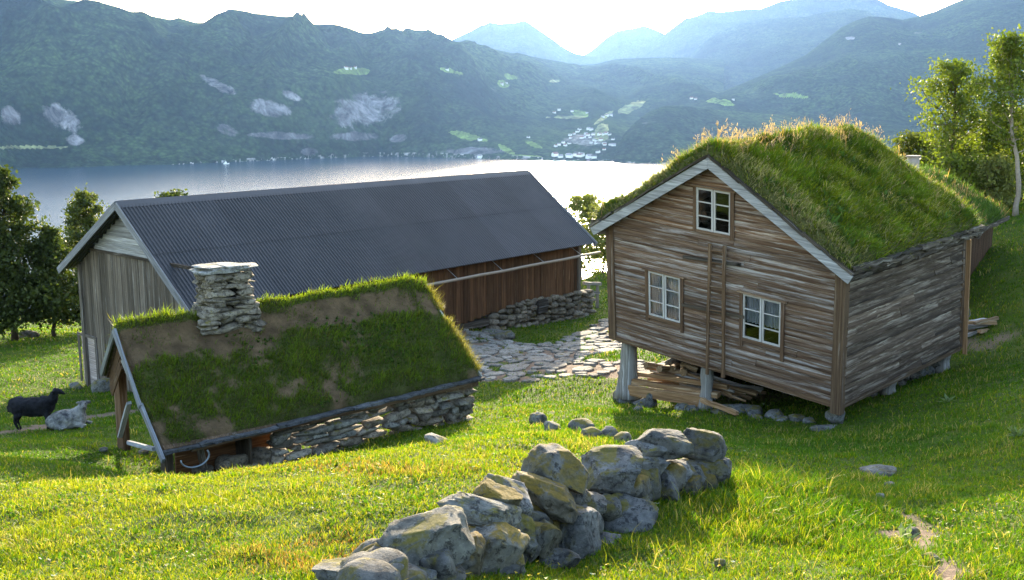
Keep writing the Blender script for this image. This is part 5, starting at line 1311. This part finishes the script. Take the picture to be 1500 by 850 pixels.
# ------------------------------------------------------------------ turf roofed outbuilding behind the cabin
def build_outbuilding():
    A = at(1411, 352, 29.2); B = at(1477, 314, 34.5); v = B - A; v[2] = 0; L = np.linalg.norm(v); v /= L; u = np.array([-v[1], v[0], 0]); fr = Rigid((A[0], A[1], 0), u, v); z0 = (A[2] + B[2]) / 2
    ru = 2.6; rz_ = z0 + 1.35; eu = 5.2
    b = fr((2.6, L / 2, 0)); e = empty('outbuilding', (b[0], b[1], float(gz(b[0], b[1]))), 'small brown outbuilding with a grassy turf roof behind the cabin', 'outbuilding')
    for nm, uu in (('front_wall', .4), ('rear_wall', eu - .4)):
        mb = MB(fr); x = .3
        while x < L - .3:
            t = R.uniform(.6, 1.2); g = float(gz(*fr((uu, x, 0))[:2])); mb.box((uu - .02, x, g - .2), (uu + .02, x + .17, z0 - .05 + .1), (t, t, t), 2, .003); x += .18
        mb.build(nm, M['barn_brown'], e)
    for vv in (.3, L - .3):
        mb = MB(fr); x = .4
        while x < eu - .4:
            t = R.uniform(.6, 1.2); g = float(gz(*fr((x, vv, 0))[:2])); top = z0 + (rz_ - z0) * (1 - abs(x + .08 - ru) / ru) - .1; mb.box((x, vv - .02, g - .2), (x + .17, vv + .02, top), (t, t, t), 2, .003); x += .18
        mb.build('gable_wall', M['barn_brown'], e)
    for uu in (.02, eu - .02):
        mb = MB(fr); mb.bar((uu, -.05, z0 - .04), (uu, L + .05, z0 - .04), .14, .12, (0, 0, 1), (1.1, 1, 1), .015, 12, .012); mb.build('eave_log', M['dark_wood'], e)
    ns, nv = 60, 40
    V, Fs, Q, VV, H = turf_grid(fr, (eu, z0), (ru, rz_), (0, z0), 0, L, .18, ns, nv, .5, 43, amp=.08); n = fbm2(V[:, 0] * 2, V[:, 1] * 2, 4, 3)[:, None]
    me = fast_mesh('turf', V, Fs, M['turf'], {'col': np.array((.04, .055, .012)) * (.5 + n)}, True); link_mesh('turf', me, e)
    N = 22000; p, nr, q, vv = sample_grid(V, Q, VV, ns, nv, N); pa = fbm2(p[:, 0] * 1.2, p[:, 1] * 1.2, 3, 5); up = nr * .4 + np.array((0, 0, .6)) + rng.normal(size=(N, 3)) * .3
    c = np.array((.07, .12, .02)) * rng.uniform(.6, 1.4, (N, 1)); st = rng.random(N) < np.clip((pa - .42) * 3, 0, .8); c[st] = np.array((.40, .25, .12)) * rng.uniform(.6, 1.2, (st.sum(), 1))
    blades('turf_grass', p, up, rng.uniform(.08, .25, N), rng.uniform(.018, .03, N), rng.normal(size=(N, 3)) * .4, c, M['turfgrass'], e)
    p = at(1337, 246, 33.5); mb = MB(); mb.tube([p - np.array([0, 0, .5]), p + np.array([0, 0, .1]), p + np.array([0, 0, .34])], [.2, .2, .19], 10, (1, 1, 1), True, .05); ch = mb.build('chimney', M['chimney_pot'], e)
    mb = MB(); mb.tube([p + np.array([0, 0, .343]), p + np.array([0, 0, .40])], [.24, .24], 10, (.8, .75, .72)); mb.build('cap_slab', M['chimney_pot'], ch)
build_outbuilding()

# ------------------------------------------------------------------ the dry stone wall
AX = [(480, 5.6), (560, 5.9), (640, 6.35), (720, 7.0), (800, 7.8), (880, 8.6), (960, 9.4), (1040, 10.1), (1080, 10.4)]
TOPL = [(480, 830), (560, 800), (640, 760), (720, 720), (800, 680), (880, 670), (960, 640), (1080, 640)]
WALL = [  # cx, cy, w, h (photo pixels), tilt deg, angular, boxy, material, tint, label
 (966,647,86,52,-6,.5,.7,'rock',(.75,.75,.75),'large dark round boulder at the far top end of the dry stone wall'),
 (1028,652,66,58,16,.3,.95,'rock',(.7,.7,.72),'big dark rounded boulder at the far right end of the wall'),
 (1031,684,52,46,0,.5,.7,'rock',(.7,.7,.7),'dark boulder under the far right end boulder of the wall'),
 (956,655,68,36,-4,.4,.8,'rock',(1.25,1.25,1.3),'smooth pale oval stone in front of the large dark top boulder'),
 (950,679,62,34,4,.6,.6,'rock',(1.05,1.05,1.05),'pale blocky stone below the smooth oval stone'),
 (988,690,50,42,12,.6,.65,'rock',(.95,.95,.98),'grey tilted block left of the far right boulders'),
 (823,691,96,72,14,.5,.7,'rock_moss',(.9,.9,.92),'big lichen spotted boulder with a moss streak, highest in the middle of the wall'),
 (898,692,88,64,2,.5,.62,'rock',(.95,.96,1.0),'broad squarish grey boulder right of the lichen spotted boulder'),
 (802,725,92,58,26,.4,.72,'rock_moss',(.95,.9,.85),'tilted lens shaped boulder capped with orange moss'),
 (749,722,78,44,32,.5,.6,'rock',(1.15,1.15,1.2),'light grey slab leaning left of the moss capped boulder'),
 (727,729,66,42,14,.5,.7,'rock_moss',(1.0,.95,.8),'low yellow moss covered stone behind the lichen slab'),
 (709,746,120,50,17,.7,.5,'rock',(1.2,1.22,1.18),'long pale flat slab with yellow lichen on its face'),
 (860,737,46,32,0,.5,.7,'rock',(.75,.75,.75),'small dark stone wedged under the lichen spotted boulder'),
 (914,760,90,84,6,.35,.85,'rock',(.95,.97,1.02),'large round smooth grey boulder low in the wall face'),
 (972,722,40,58,-14,.4,.8,'rock',(.85,.85,.9),'upright oval grey stone near the right foot of the wall'),
 (842,788,70,74,-10,.9,.5,'rock',(1.0,1.02,1.06),'sharp edged bluish wedge shaped stone in the middle of the wall face'),
 (797,784,48,58,10,.6,.65,'rock_moss',(.8,.8,.75),'mossy dark stone left of the wedge shaped stone'),
 (764,787,46,52,24,.6,.6,'rock',(1.1,1.1,1.1),'pale narrow stone below the leaning slabs'),
 (884,808,54,62,8,.5,.7,'rock',(.9,.9,.95),'rounded stone at the foot of the wall under the large smooth boulder'),
 (966,768,36,54,0,.5,.75,'rock',(.8,.8,.85),'dark upright stone right of the large smooth boulder'),
 (998,784,50,44,0,.6,.65,'rock_moss',(1.05,1.0,.9),'yellow mossed stone at the right foot of the wall'),
 (915,826,50,34,-5,.6,.65,'rock',(.75,.75,.78),'dark angular stone in the grass at the right foot of the wall'),
 (614,806,134,92,-14,.85,.52,'rock',(1.05,1.05,.98),'big sharp ridged boulder nearest the camera, pale and angular'),
 (718,800,104,84,8,.7,.58,'rock_moss',(1.1,1.08,1.02),'broad boulder with rusty moss patches right of the ridged boulder'),
 (686,816,50,66,-12,.5,.7,'rock_moss',(.8,.72,.55),'brown mossy stone between the two nearest boulders'),
 (514,840,118,44,5,.5,.65,'rock',(1.15,1.15,1.15),'pale lichened boulder at the lower left end of the wall'),
 (596,845,78,26,2,.4,.7,'rock',(1.15,1.15,1.18),'flat smooth grey stone below the ridged boulder'),
 (818,822,52,38,10,.7,.6,'rock',(.85,.85,.88),'small dark stone low in the wall below the wedge shaped stone'),
 (850,840,60,30,-10,.6,.65,'rock_moss',(.85,.85,.8),'mossy stone half sunk in grass at the bottom edge of the wall'),
 (1003,712,46,44,0,.5,.7,'rock_moss',(.7,.7,.68),'dark mossy stone in the far right face of the wall'),
 (1058,690,24,40,0,.5,.8,'rock',(.85,.85,.88),'small upright stone at the outermost right end of the wall'),
 (740,830,60,46,0,.6,.65,'rock',(.9,.9,.9),'grey stone under the rusty mossed boulder at the lower edge'),
 (935,705,44,36,10,.5,.7,'rock',(.8,.8,.8),'dark stone filling the gap behind the upright oval stone'),
]
def build_stone_wall():
    g = 'boulders of the dry stone wall'
    for i, (cx, cy, w, h, tilt, ang, bx, mat, tint, lab) in enumerate(WALL):
        Y = float(np.interp(cx, *zip(*AX))) - max(0, cy - float(np.interp(cx, *zip(*TOPL))) - 20) * .006
        c = at(cx, cy, Y); W, H = w * Y / F * 1.22, h * Y / F * 1.22; D = (W * .5 + H * .5) * 1.0; H = max(.62 * H, H * 1.14 - .30 * D)
        tint = tuple(.86 * q for q in tint)
        boulder('wall_boulder', lab, 'boulder', c, (W, D, H), 100 + i, (R.uniform(-.15, .15), math.radians(tilt), R.uniform(-.25, .25)), mat, ang + .35, bx, g, tint, 5, .19)
    # smaller packing stones in the core and on the far face
    for i in range(150):
        cx = R.uniform(540, 1050); Y = float(np.interp(cx, *zip(*AX))) + (R.uniform(-.10, .55) if i % 2 else R.uniform(-.34, -.05)); top = float(np.interp(cx, *zip(*TOPL)))
        p = at(cx, top + 40, Y); z0 = float(gz(p[0], p[1])); hgt = max(.15, p[2] - z0); z = z0 + R.uniform(.02, .80 if i % 2 else .6) * hgt; d = R.uniform(.16, .36)
        boulder('packing_stone', 'small dark stone wedged between the large boulders of the wall', 'stone', (p[0], p[1], z), (d * 1.2, d, d * .8), 1200 + i, (R.uniform(-.4, .4), R.uniform(-.4, .4), R.uniform(0, 3)), 'rock' if i % 3 else 'rock_moss', .6, .7, 'packing stones of the dry stone wall', (.75, .75, .75), 3)
build_stone_wall()

def build_loose_stones():
    L = [(788,617,26,22,'squat grey stone at the left end of the tumbled stone row'),(808,627,26,16,'low pale stone second from the left in the tumbled row'),(853,626,42,18,'wide flat brown stone in the middle of the tumbled row'),(866,636,30,16,'pale stone in front of the wide flat brown stone'),(893,636,28,16,'small dark stone in the tumbled row near the wall'),(912,644,30,18,'mossy stone where the tumbled row meets the wall'),
     (1292,694,56,12,'long flat rock half buried in the pasture below the cabin'),(1137,711,26,18,'small dark rock in the grass right of the stone wall'),(1056,827,18,12,'small white stone in the grass by the lower right foot of the wall'),(637,647,40,16,'pale flat stone at the foot of the shed wall'),(150,661,14,8,'pale stone in the grass left of the shed post'),(208,663,16,7,'flat pale stone in front of the shed gable'),
     (1305,712,20,8,'small grey stone below the long flat rock'),(1220,727,14,9,'pale stone at the upper end of the worn dirt patch'),(1290,729,14,9,'white stone beside the worn dirt patch'),(1337,782,26,10,'grey stone along the worn track at lower right'),(1368,820,30,14,'whitish stone at the lower end of the worn track'),
     (735,494,44,12,'long grey stone lying at the edge of the path below the barn'),(40,492,30,10,'flat stone at the foot of the left trees'),(110,567,20,10,'white stone at the corner of the barn by the small door'),(150,568,40,22,'pale doorstep stones beside the barn door'),(935,600,16,8,'small white stone in the grass in front of the left stilt'),(1170,738,14,8,'tiny grey stone in the grass between wall and dirt patch')]
    for i, (cx, cy, w, h, lab) in enumerate(L):
        g = ground_at(cx, cy + h * .35, 4.5); Y = g[1]; W, H = w * Y / F, h * Y / F
        boulder('field_stone', lab, 'stone', (g[0], g[1] + W * .2, g[2] + H * .30), (W, W * .8, H * 1.25), 500 + i, (0, R.uniform(-.08, .08), R.uniform(-.4, .4)), 'rock', .6, .7, None, (1.25, 1.22, 1.15) if 'pale' in lab or 'white' in lab else (.95, .93, .9), 3)
build_loose_stones()

# ------------------------------------------------------------------ trees
def tree(name, label, cat, px, py, Y, topy, wid, nl, leafsz, cols, seed, trunkcol=(1, 1, 1), shape='birch', lean=0, group=None, start=.2, on_ground=True, density=1.0, r0=None):
    r = np.random.default_rng(seed); rr = random.Random(seed)
    p = at(px, py, Y); b = np.array([p[0], Y, float(gz(p[0], Y))])
    height = (at(px, topy, Y)[2] - b[2]) / 1.02
    e = empty(name, b, label, cat, group); mb = MB(); r0 = r0 or height * .017
    tr = []; x = np.zeros(2); steps = 14
    for i in range(steps + 1):
        f = i / steps; x = x + r.normal(size=2) * height * .008; tr.append(b + np.array([x[0] + lean * height * f, x[1], f * height * .97 - .1]))
    tr = np.array(tr); mb.tube(tr, [r0 * (1.25 if i == 0 else 1) * (1 - .9 * i / steps) + .01 for i in range(steps + 1)], 8, trunkcol, True, .08)
    mb.build('trunk', M['bark'], e, smooth=True)
    lb = MB(); clumps = []; nb = int(26 * density)
    for i in range(nb):
        f = start + (.97 - start) * ((i + rr.random()) / nb) ** .9; q = f * steps; k = min(int(q), steps - 1); o = tr[k] + (tr[k + 1] - tr[k]) * (q - k)
        g = (f - start) / (1 - start)
        prof = {'birch': math.sin(math.pi * min(1, g * .8 + .2)) ** .7, 'cone': (1.05 - g) ** .75, 'round': math.sin(math.pi * (g * .85 + .12)) ** .6}[shape]
        L = wid * prof * rr.uniform(.55, 1.15); an = i * 2.4 + rr.uniform(-.5, .5); el = {'birch': .55 + .5 * g, 'cone': .12 + .3 * g, 'round': .3 + .7 * g}[shape]
        d = np.array([math.cos(an) * math.cos(el), math.sin(an) * math.cos(el), math.sin(el)]); pts = [o]; 
        for s in range(1, 5): pts.append(o + d * L * s / 4 + r.normal(size=3) * L * .05 + np.array([0, 0, -.06 * L * (s / 4) ** 2 if shape != 'birch' else .02 * L * s]))
        lb.tube(pts, [max(.012, r0 * .36 * (1 - f * .6) * (1 - s / 5)) for s in range(5)], 5, trunkcol, False)
        for s in range(2, 5):
            for _ in range(3 if s < 4 else 4):
                dd = r.normal(size=3); dd[2] = abs(dd[2]) * .5; c = pts[s] + dd / np.linalg.norm(dd) * L * rr.uniform(.05, .34); lb.tube([pts[s], c], [.012, .006], 4, trunkcol, False); clumps.append((c, .10 * wid + .14 * L))
    clumps.append((tr[-1], wid * .16))
    lb.build('limbs', M['bark'], e, smooth=True)
    n = len(clumps); wts = np.array([c[1] ** 1.5 for c in clumps]); wts *= r.uniform(.3, 1.6, n); wts /= wts.sum()
    idx = r.choice(n, nl, p=wts); C = np.array([c[0] for c in clumps])[idx]; S = np.array([c[1] for c in clumps])[idx]
    P = C + r.normal(size=(nl, 3)) * S[:, None] * np.array((.62, .62, .5)); P[:, 2] = np.maximum(P[:, 2], gz(P[:, 0], P[:, 1]) + .1)
    a = r.normal(size=(nl, 3)); a /= np.linalg.norm(a, axis=1, keepdims=True); bb = np.cross(a, r.normal(size=(nl, 3))); bb /= np.linalg.norm(bb, axis=1, keepdims=True)
    sz = leafsz * r.uniform(.6, 1.3, nl)[:, None]; V = np.stack([P - a * sz * .6, P + bb * sz * .38, P + a * sz * .6, P - bb * sz * .38], 1).reshape(-1, 3)
    tone = r.uniform(0, 1, n)[idx] * .7 + r.uniform(0, .3, nl); col = np.array(cols[0]) * (1 - tone[:, None]) + np.array(cols[1]) * tone[:, None]
    me = fast_mesh('crown', V, [np.arange(nl * 4).reshape(-1, 4)], M['leaf'], {'col': np.repeat(col, 4, 0)}); link_mesh('crown', me, e)
    return e
LG = ((.060, .092, .012), (.17, .20, .025)); DG = ((.022, .035, .010), (.075, .095, .020)); PG = ((.09, .11, .03), (.22, .22, .06))
tree('alder_tree', 'tall dense dark tree at the left edge of the photo', 'tree', 20, 490, 46, 226, 2.3, 15000, .17, DG, 1, (.5, .45, .4), 'cone', start=.12, group='dark trees left of the barn', density=1.5)
tree('alder_tree', 'mid-sized dark tree between the tallest tree and the barn', 'tree', 80, 487, 47, 322, 1.7, 9000, .16, DG, 2, (.5, .45, .4), 'cone', start=.15, group='dark trees left of the barn', density=1.2)
tree('alder_tree', 'dark tree cut by the left edge of the picture, behind the tallest one', 'tree', -30, 492, 45, 250, 2.3, 12000, .17, DG, 3, (.5, .45, .4), 'cone', start=.12, group='dark trees left of the barn', density=1.4)
tree('alder_tree', 'rounded lighter tree showing above the rear eave of the barn', 'tree', 146, 480, 52, 266, 2.1, 9500, .16, ((.045, .062, .016), (.12, .135, .035)), 4, (.5, .45, .4), 'cone', start=.2, group='dark trees left of the barn')
tree('alder_tree', 'treetop just peeping over the barn ridge', 'tree', 262, 470, 56, 277, 1.5, 5000, .18, DG, 5, (.5, .45, .4), 'round', start=.4)
tree('birch_tree', 'open spreading birch behind the outbuilding chimney', 'tree', 1378, 300, 43, 84, 1.75, 8000, .12, LG, 11, (.7, .6, .5), 'birch', start=.28, group='birches on the bank right of the cabin')
tree('birch_tree', 'tallest birch with a pale bent trunk at the right edge', 'tree', 1488, 322, 39, 46, 1.6, 8000, .11, LG, 12, (2.6, 2.5, 2.4), 'birch', lean=-.095, start=.36, group='birches on the bank right of the cabin', r0=.10)
tree('birch_tree', 'short bushy birch between the open birch and the tallest one', 'tree', 1440, 300, 44, 170, 1.6, 7500, .14, LG, 13, (.8, .7, .6), 'round', start=.12, group='birches on the bank right of the cabin')
tree('birch_tree', 'low rounded birch scrub left of the open birch, above the cabin roof', 'tree', 1335, 300, 46, 198, 1.5, 5000, .14, ((.05, .07, .012), (.13, .14, .025)), 14, (.6, .5, .4), 'round', start=.1, group='birches on the bank right of the cabin')
tree('birch_tree', 'leafy sapling in front of the tallest birch trunk', 'tree', 1455, 318, 40, 235, 1.1, 3800, .12, PG, 15, (.7, .6, .5), 'round', start=.05, group='birches on the bank right of the cabin')
tree('birch_tree', 'birch mostly outside the right edge of the picture', 'tree', 1535, 322, 42, 70, 1.7, 8000, .125, LG, 16, (1.8, 1.7, 1.6), 'birch', start=.2, group='birches on the bank right of the cabin')
tree('birch_tree', 'dark leafy thicket tree behind the short bushy birch', 'tree', 1415, 300, 50, 205, 1.9, 5000, .15, ((.045, .06, .012), (.12, .13, .025)), 17, (.6, .5, .4), 'round', start=.08, group='birches on the bank right of the cabin')
tree('birch_tree', 'low green thicket tree just above the outbuilding roof', 'tree', 1400, 300, 41, 236, 1.5, 5000, .12, LG, 19, (.7, .6, .5), 'round', start=.05, group='birches on the bank right of the cabin')
tree('birch_tree', 'wide pale birch thicket behind the tallest trunk', 'tree', 1492, 310, 47, 190, 1.9, 6000, .14, LG, 18, (.8, .7, .6), 'round', start=.08, group='birches on the bank right of the cabin')
tree('willow_bush', 'pale willow bush on the slope in the gap between barn and cabin', 'bush', 853, 400, 58, 288, 2.0, 5500, .16, PG, 21, (.9, .8, .7), 'round', start=.15)
tree('willow_bush', 'thin pale bush half hidden behind the left edge of the cabin', 'bush', 885, 390, 54, 310, 1.5, 3200, .15, PG, 22, (.9, .8, .7), 'round', start=.2)

def build_thistle():
    for (px, py, lab, sz, n) in ((1488, 640, 'pale broad leaved thistle clump at the right edge of the pasture', .20, 30), (1325, 792, 'small silvery weed beside the worn track', .16, 14), (1388, 590, 'leafy weed clump in the shade beside the cabin', .22, 18)):
        g = ground_at(px, py, 5); mb = MB()
        for i in range(n):
            a = R.uniform(0, 6.28); el = R.uniform(.2, 1.2); L = sz * R.uniform(.6, 1.2); d = np.array([math.cos(a) * math.cos(el), math.sin(a) * math.cos(el), math.sin(el)]); s = np.array([-math.sin(a), math.cos(a), 0]) * L * .13; p = g + np.array([R.uniform(-.06, .06), R.uniform(-.06, .06), 0]); t = R.uniform(.7, 1.3)
            m = p + d * L * .5; q = p + d * L - np.array([0, 0, L * .15]); mb.add([p, m - s, q, m + s, m + np.array([0, 0, .01])], [(0, 1, 4), (1, 2, 4), (2, 3, 4), (3, 0, 4)], (.16 * t, .21 * t, .09 * t))
        o = mb.build('thistle', M['leaf'], None, g); tag(o, lab, 'plant')
build_thistle()

# ------------------------------------------------------------------ sheep
def blob(parts, name, mat, parent, voxel):
    """several ellipsoids / limbs fused to one continuous skin"""
    mb = MB()
    for kind, a in parts:
        if kind == 'e':
            c, rad, rot = a; V, Fc = ICO[3]; mb.add((V * np.array(rad)) @ rotm(*rot).T + np.array(c), [tuple(f) for f in Fc])
        else: mb.tube(a[0], a[1], 10)
    o = mb.build(name, mat, parent, smooth=True)
    m = o.modifiers.new('fuse', 'REMESH'); m.mode = 'VOXEL'; m.voxel_size = voxel; m.use_smooth_shade = True
    s = o.modifiers.new('soften', 'SMOOTH'); s.iterations = 4; s.factor = .5
    dg = bpy.context.evaluated_depsgraph_get(); me = bpy.data.meshes.new_from_object(o.evaluated_get(dg)); o.modifiers.clear(); o.data = me
    if not me.materials: me.materials.append(mat)
    V = np.empty(len(me.vertices) * 3, np.float32); me.vertices.foreach_get('co', V); V = V.reshape(-1, 3); Nn = np.empty(len(V) * 3, np.float32); me.vertices.foreach_get('normal', Nn)
    V = V + Nn.reshape(-1, 3) * ((fbm3(V * 11.0, 3, 4) - .5) * .07)[:, None]; me.vertices.foreach_set('co', V.astype(np.float32).ravel()); me.update()
    return o
def wool(name, c0, c1, sc=14):
    m = NT(name); v = m.n('ShaderNodeTexCoord').outputs['Object']; n = m.noise(v, sc, 5, .7); b = m.noise(v, 2.6, 2)
    m.bsdf(m.mix(m.ramp(m.math('ADD', m.math('MULTIPLY', n, .45), m.math('MULTIPLY', b, .55)), [(.38, 0.0), (.62, 1.0)]), c0, c1), .95, m.bump(n, .9, .03), .1); return m.m
M['wool_black'] = wool('black fleece', (.006, .006, .007), (.026, .026, .032)); M['wool_grey'] = wool('grey white fleece', (.05, .05, .056), (.34, .33, .31)); M['face_black'] = plain('black face', (.012, .011, .012), .8, .2); M['face_white'] = plain('white face', (.5, .47, .43), .8, .2)
def build_sheep():
    g = ground_at(50, 630, 16); yaw = math.radians(4); Rm = rotm(0, 0, yaw); S = 1.0
    e = empty('sheep', g, 'black sheep standing in profile on the worn track, facing right', 'sheep')
    def zg(x, y): w = g + Rm @ np.array([x, y, 0]); return float(gz(w[0], w[1])) - g[2]
    T = lambda p: g + Rm @ (np.array(p) * S)
    W = MB
    leg = lambda x, y, hind: ('t', ([T((x + (.03 if hind else 0), y, .42)), T((x - (.03 if hind else 0), y, .28 )), T((x - (.055 if hind else -.01), y, .19)), T((x - (.02 if hind else 0), y, .09)), T((x, y, zg(x, y) + .0))], [.09 if hind else .07, .06 if hind else .05, .033, .028, .034]))
    Te = lambda c, r, rot=(0, 0, 0): ('e', (T(c), np.array(r) * S, (rot[0], rot[1], rot[2] + yaw)))
    parts = [Te((0, 0, .56), (.47, .21, .21)), Te((-.30, 0, .58), (.22, .20, .21)), Te((.28, 0, .57), (.22, .19, .23)), Te((0, 0, .48), (.36, .19, .17)),
             ('t', ([T((.36, 0, .62)), T((.48, 0, .74)), T((.54, 0, .86))], [.15, .115, .085])), Te((.60, 0, .90), (.115, .07, .075), (0, .25, 0)), Te((.69, 0, .86), (.085, .048, .052), (0, .5, 0)),
             ('t', ([T((.55, .05, .93)), T((.51, .13, .91)), T((.50, .16, .88))], [.022, .03, .012])), ('t', ([T((.55, -.05, .93)), T((.51, -.13, .91)), T((.50, -.16, .88))], [.022, .03, .012])),
             ('t', ([T((-.45, 0, .64)), T((-.52, 0, .55)), T((-.53, 0, .42))], [.05, .045, .03])),
             leg(-.33, .09, 1), leg(-.30, -.10, 1), leg(.32, .09, 0), leg(.34, -.09, 0)]
    blob(parts, 'body', M['wool_black'], e, .018)
    for s in (-1, 1):
        mb = MB(); V, Fc = ICO[2]; mb.add(V * .012 + T((.625, s * .062, .915)), [tuple(f) for f in Fc]); mb.build('eye', M['face_black'], e)
    # lying sheep
    g = ground_at(100, 627, 16); yaw = math.radians(14); Rm = rotm(0, 0, yaw)
    e = empty('sheep', g, 'grey white sheep lying down beside the black sheep', 'sheep')
    T = lambda p: g + Rm @ np.array(p); Te = lambda c, r, rot=(0, 0, 0): ('e', (T(c), r, (rot[0], rot[1], rot[2] + yaw)))
    parts = [Te((0, 0, .20), (.40, .27, .24)), Te((-.20, 0, .17), (.27, .26, .20)), Te((.20, 0, .23), (.22, .23, .24)), ('t', ([T((.24, 0, .32)), T((.33, 0, .45)), T((.36, -.01, .52))], [.15, .11, .08])), Te((.37, -.05, .55), (.075, .115, .075), (.5, 0, .2)), Te((.38, -.14, .51), (.05, .075, .05), (.6, 0, .2)),
             ('t', ([T((.32, 0, .59)), T((.23, .02, .58)), T((.20, .02, .55))], [.022, .03, .012])), ('t', ([T((.42, 0, .59)), T((.50, .02, .57)), T((.53, .02, .54))], [.022, .03, .012])),
             ('t', ([T((.22, -.18, .12)), T((.40, -.20, .07)), T((.30, -.24, .045))], [.07, .045, .035])), ('t', ([T((-.22, -.2, .1)), T((-.02, -.29, .06)), T((-.14, -.32, .04))], [.09, .05, .035])), ('t', ([T((.24, .16, .12)), T((.42, .14, .06)), T((.50, .12, .04))], [.07, .045, .035]))]
    blob(parts, 'body', M['wool_grey'], e, .018)
    for s in (-1, 1):
        mb = MB(); V, Fc = ICO[2]; mb.add(V * .011 + T((.37 + s * .055, -.115, .57)), [tuple(f) for f in Fc]); mb.build('eye', M['face_black'], e)
build_sheep()

# ------------------------------------------------------------------ air, sun, sky, camera
def build_haze():
    mb = MB(); mb.box((-9500, -60, WZ - 40), (9500, 14500, 1750)); m = NT('haze air'); m.m.name = 'haze air'
    v = m.n('ShaderNodeVolumePrincipled'); v.inputs['Color'].default_value = (*HAZE_COL, 1); v.inputs['Density'].default_value = HAZE_D; v.inputs['Anisotropy'].default_value = HAZE_G
    v2 = m.n('ShaderNodeVolumePrincipled'); v2.inputs['Color'].default_value = (1, .90, .76, 1); v2.inputs['Density'].default_value = MIST_D; v2.inputs['Anisotropy'].default_value = .84
    ad = m.n('ShaderNodeAddShader'); m.l(v.outputs[0], ad.inputs[0]); m.l(v2.outputs[0], ad.inputs[1]); m.l(ad.outputs[0], m.out.inputs['Volume']); o = mb.build('haze', m.m); tag(o, kind='stuff')
HAZE_D, HAZE_G, HAZE_COL = 2.3e-5, .28, (.22, .44, .92); MIST_D = 1.15e-6
build_haze()

SUN_EL, SUN_AZ = math.radians(12), math.atan2(98, F)
sd = Vector((math.sin(SUN_AZ) * math.cos(SUN_EL), math.cos(SUN_AZ) * math.cos(SUN_EL), math.sin(SUN_EL)))
sl = bpy.data.lights.new('sun', 'SUN'); sl.energy = 4.0; sl.angle = math.radians(.5); sl.color = (1, .84, .60)
so = bpy.data.objects.new('sun', sl); COL.objects.link(so); so.rotation_euler = sd.to_track_quat('Z', 'Y').to_euler()
wd = bpy.data.worlds.new('World'); scene.world = wd; wd.use_nodes = True; nt = wd.node_tree
bg = nt.nodes['Background']; sky = nt.nodes.new('ShaderNodeTexSky'); sky.sky_type = 'NISHITA'; sky.sun_disc = False; sky.sun_elevation = SUN_EL; sky.sun_rotation = SUN_AZ; sky.air_density = 1.0; sky.dust_density = 1.4; sky.ozone_density = .55
nt.links.new(sky.outputs[0], bg.inputs[0]); bg.inputs[1].default_value = .15

cam = bpy.data.cameras.new('camera'); co = bpy.data.objects.new('camera', cam); COL.objects.link(co); scene.camera = co
cam.sensor_width = 36; cam.lens = 36; cam.clip_end = 60000; cam.clip_start = .05
co.location = (0, 0, 0); co.rotation_euler = (math.pi / 2 - TH, 0, 0)
vs = scene.view_settings; vs.view_transform = 'Standard'; vs.look = 'None'; vs.gamma = 1; vs.exposure = 2.65; vs.use_curve_mapping = False
cy = scene.cycles; cy.use_denoising = True; cy.max_bounces = 6; cy.diffuse_bounces = 3; cy.glossy_bounces = 3; cy.transmission_bounces = 4; cy.volume_bounces = 0; cy.transparent_max_bounces = 8
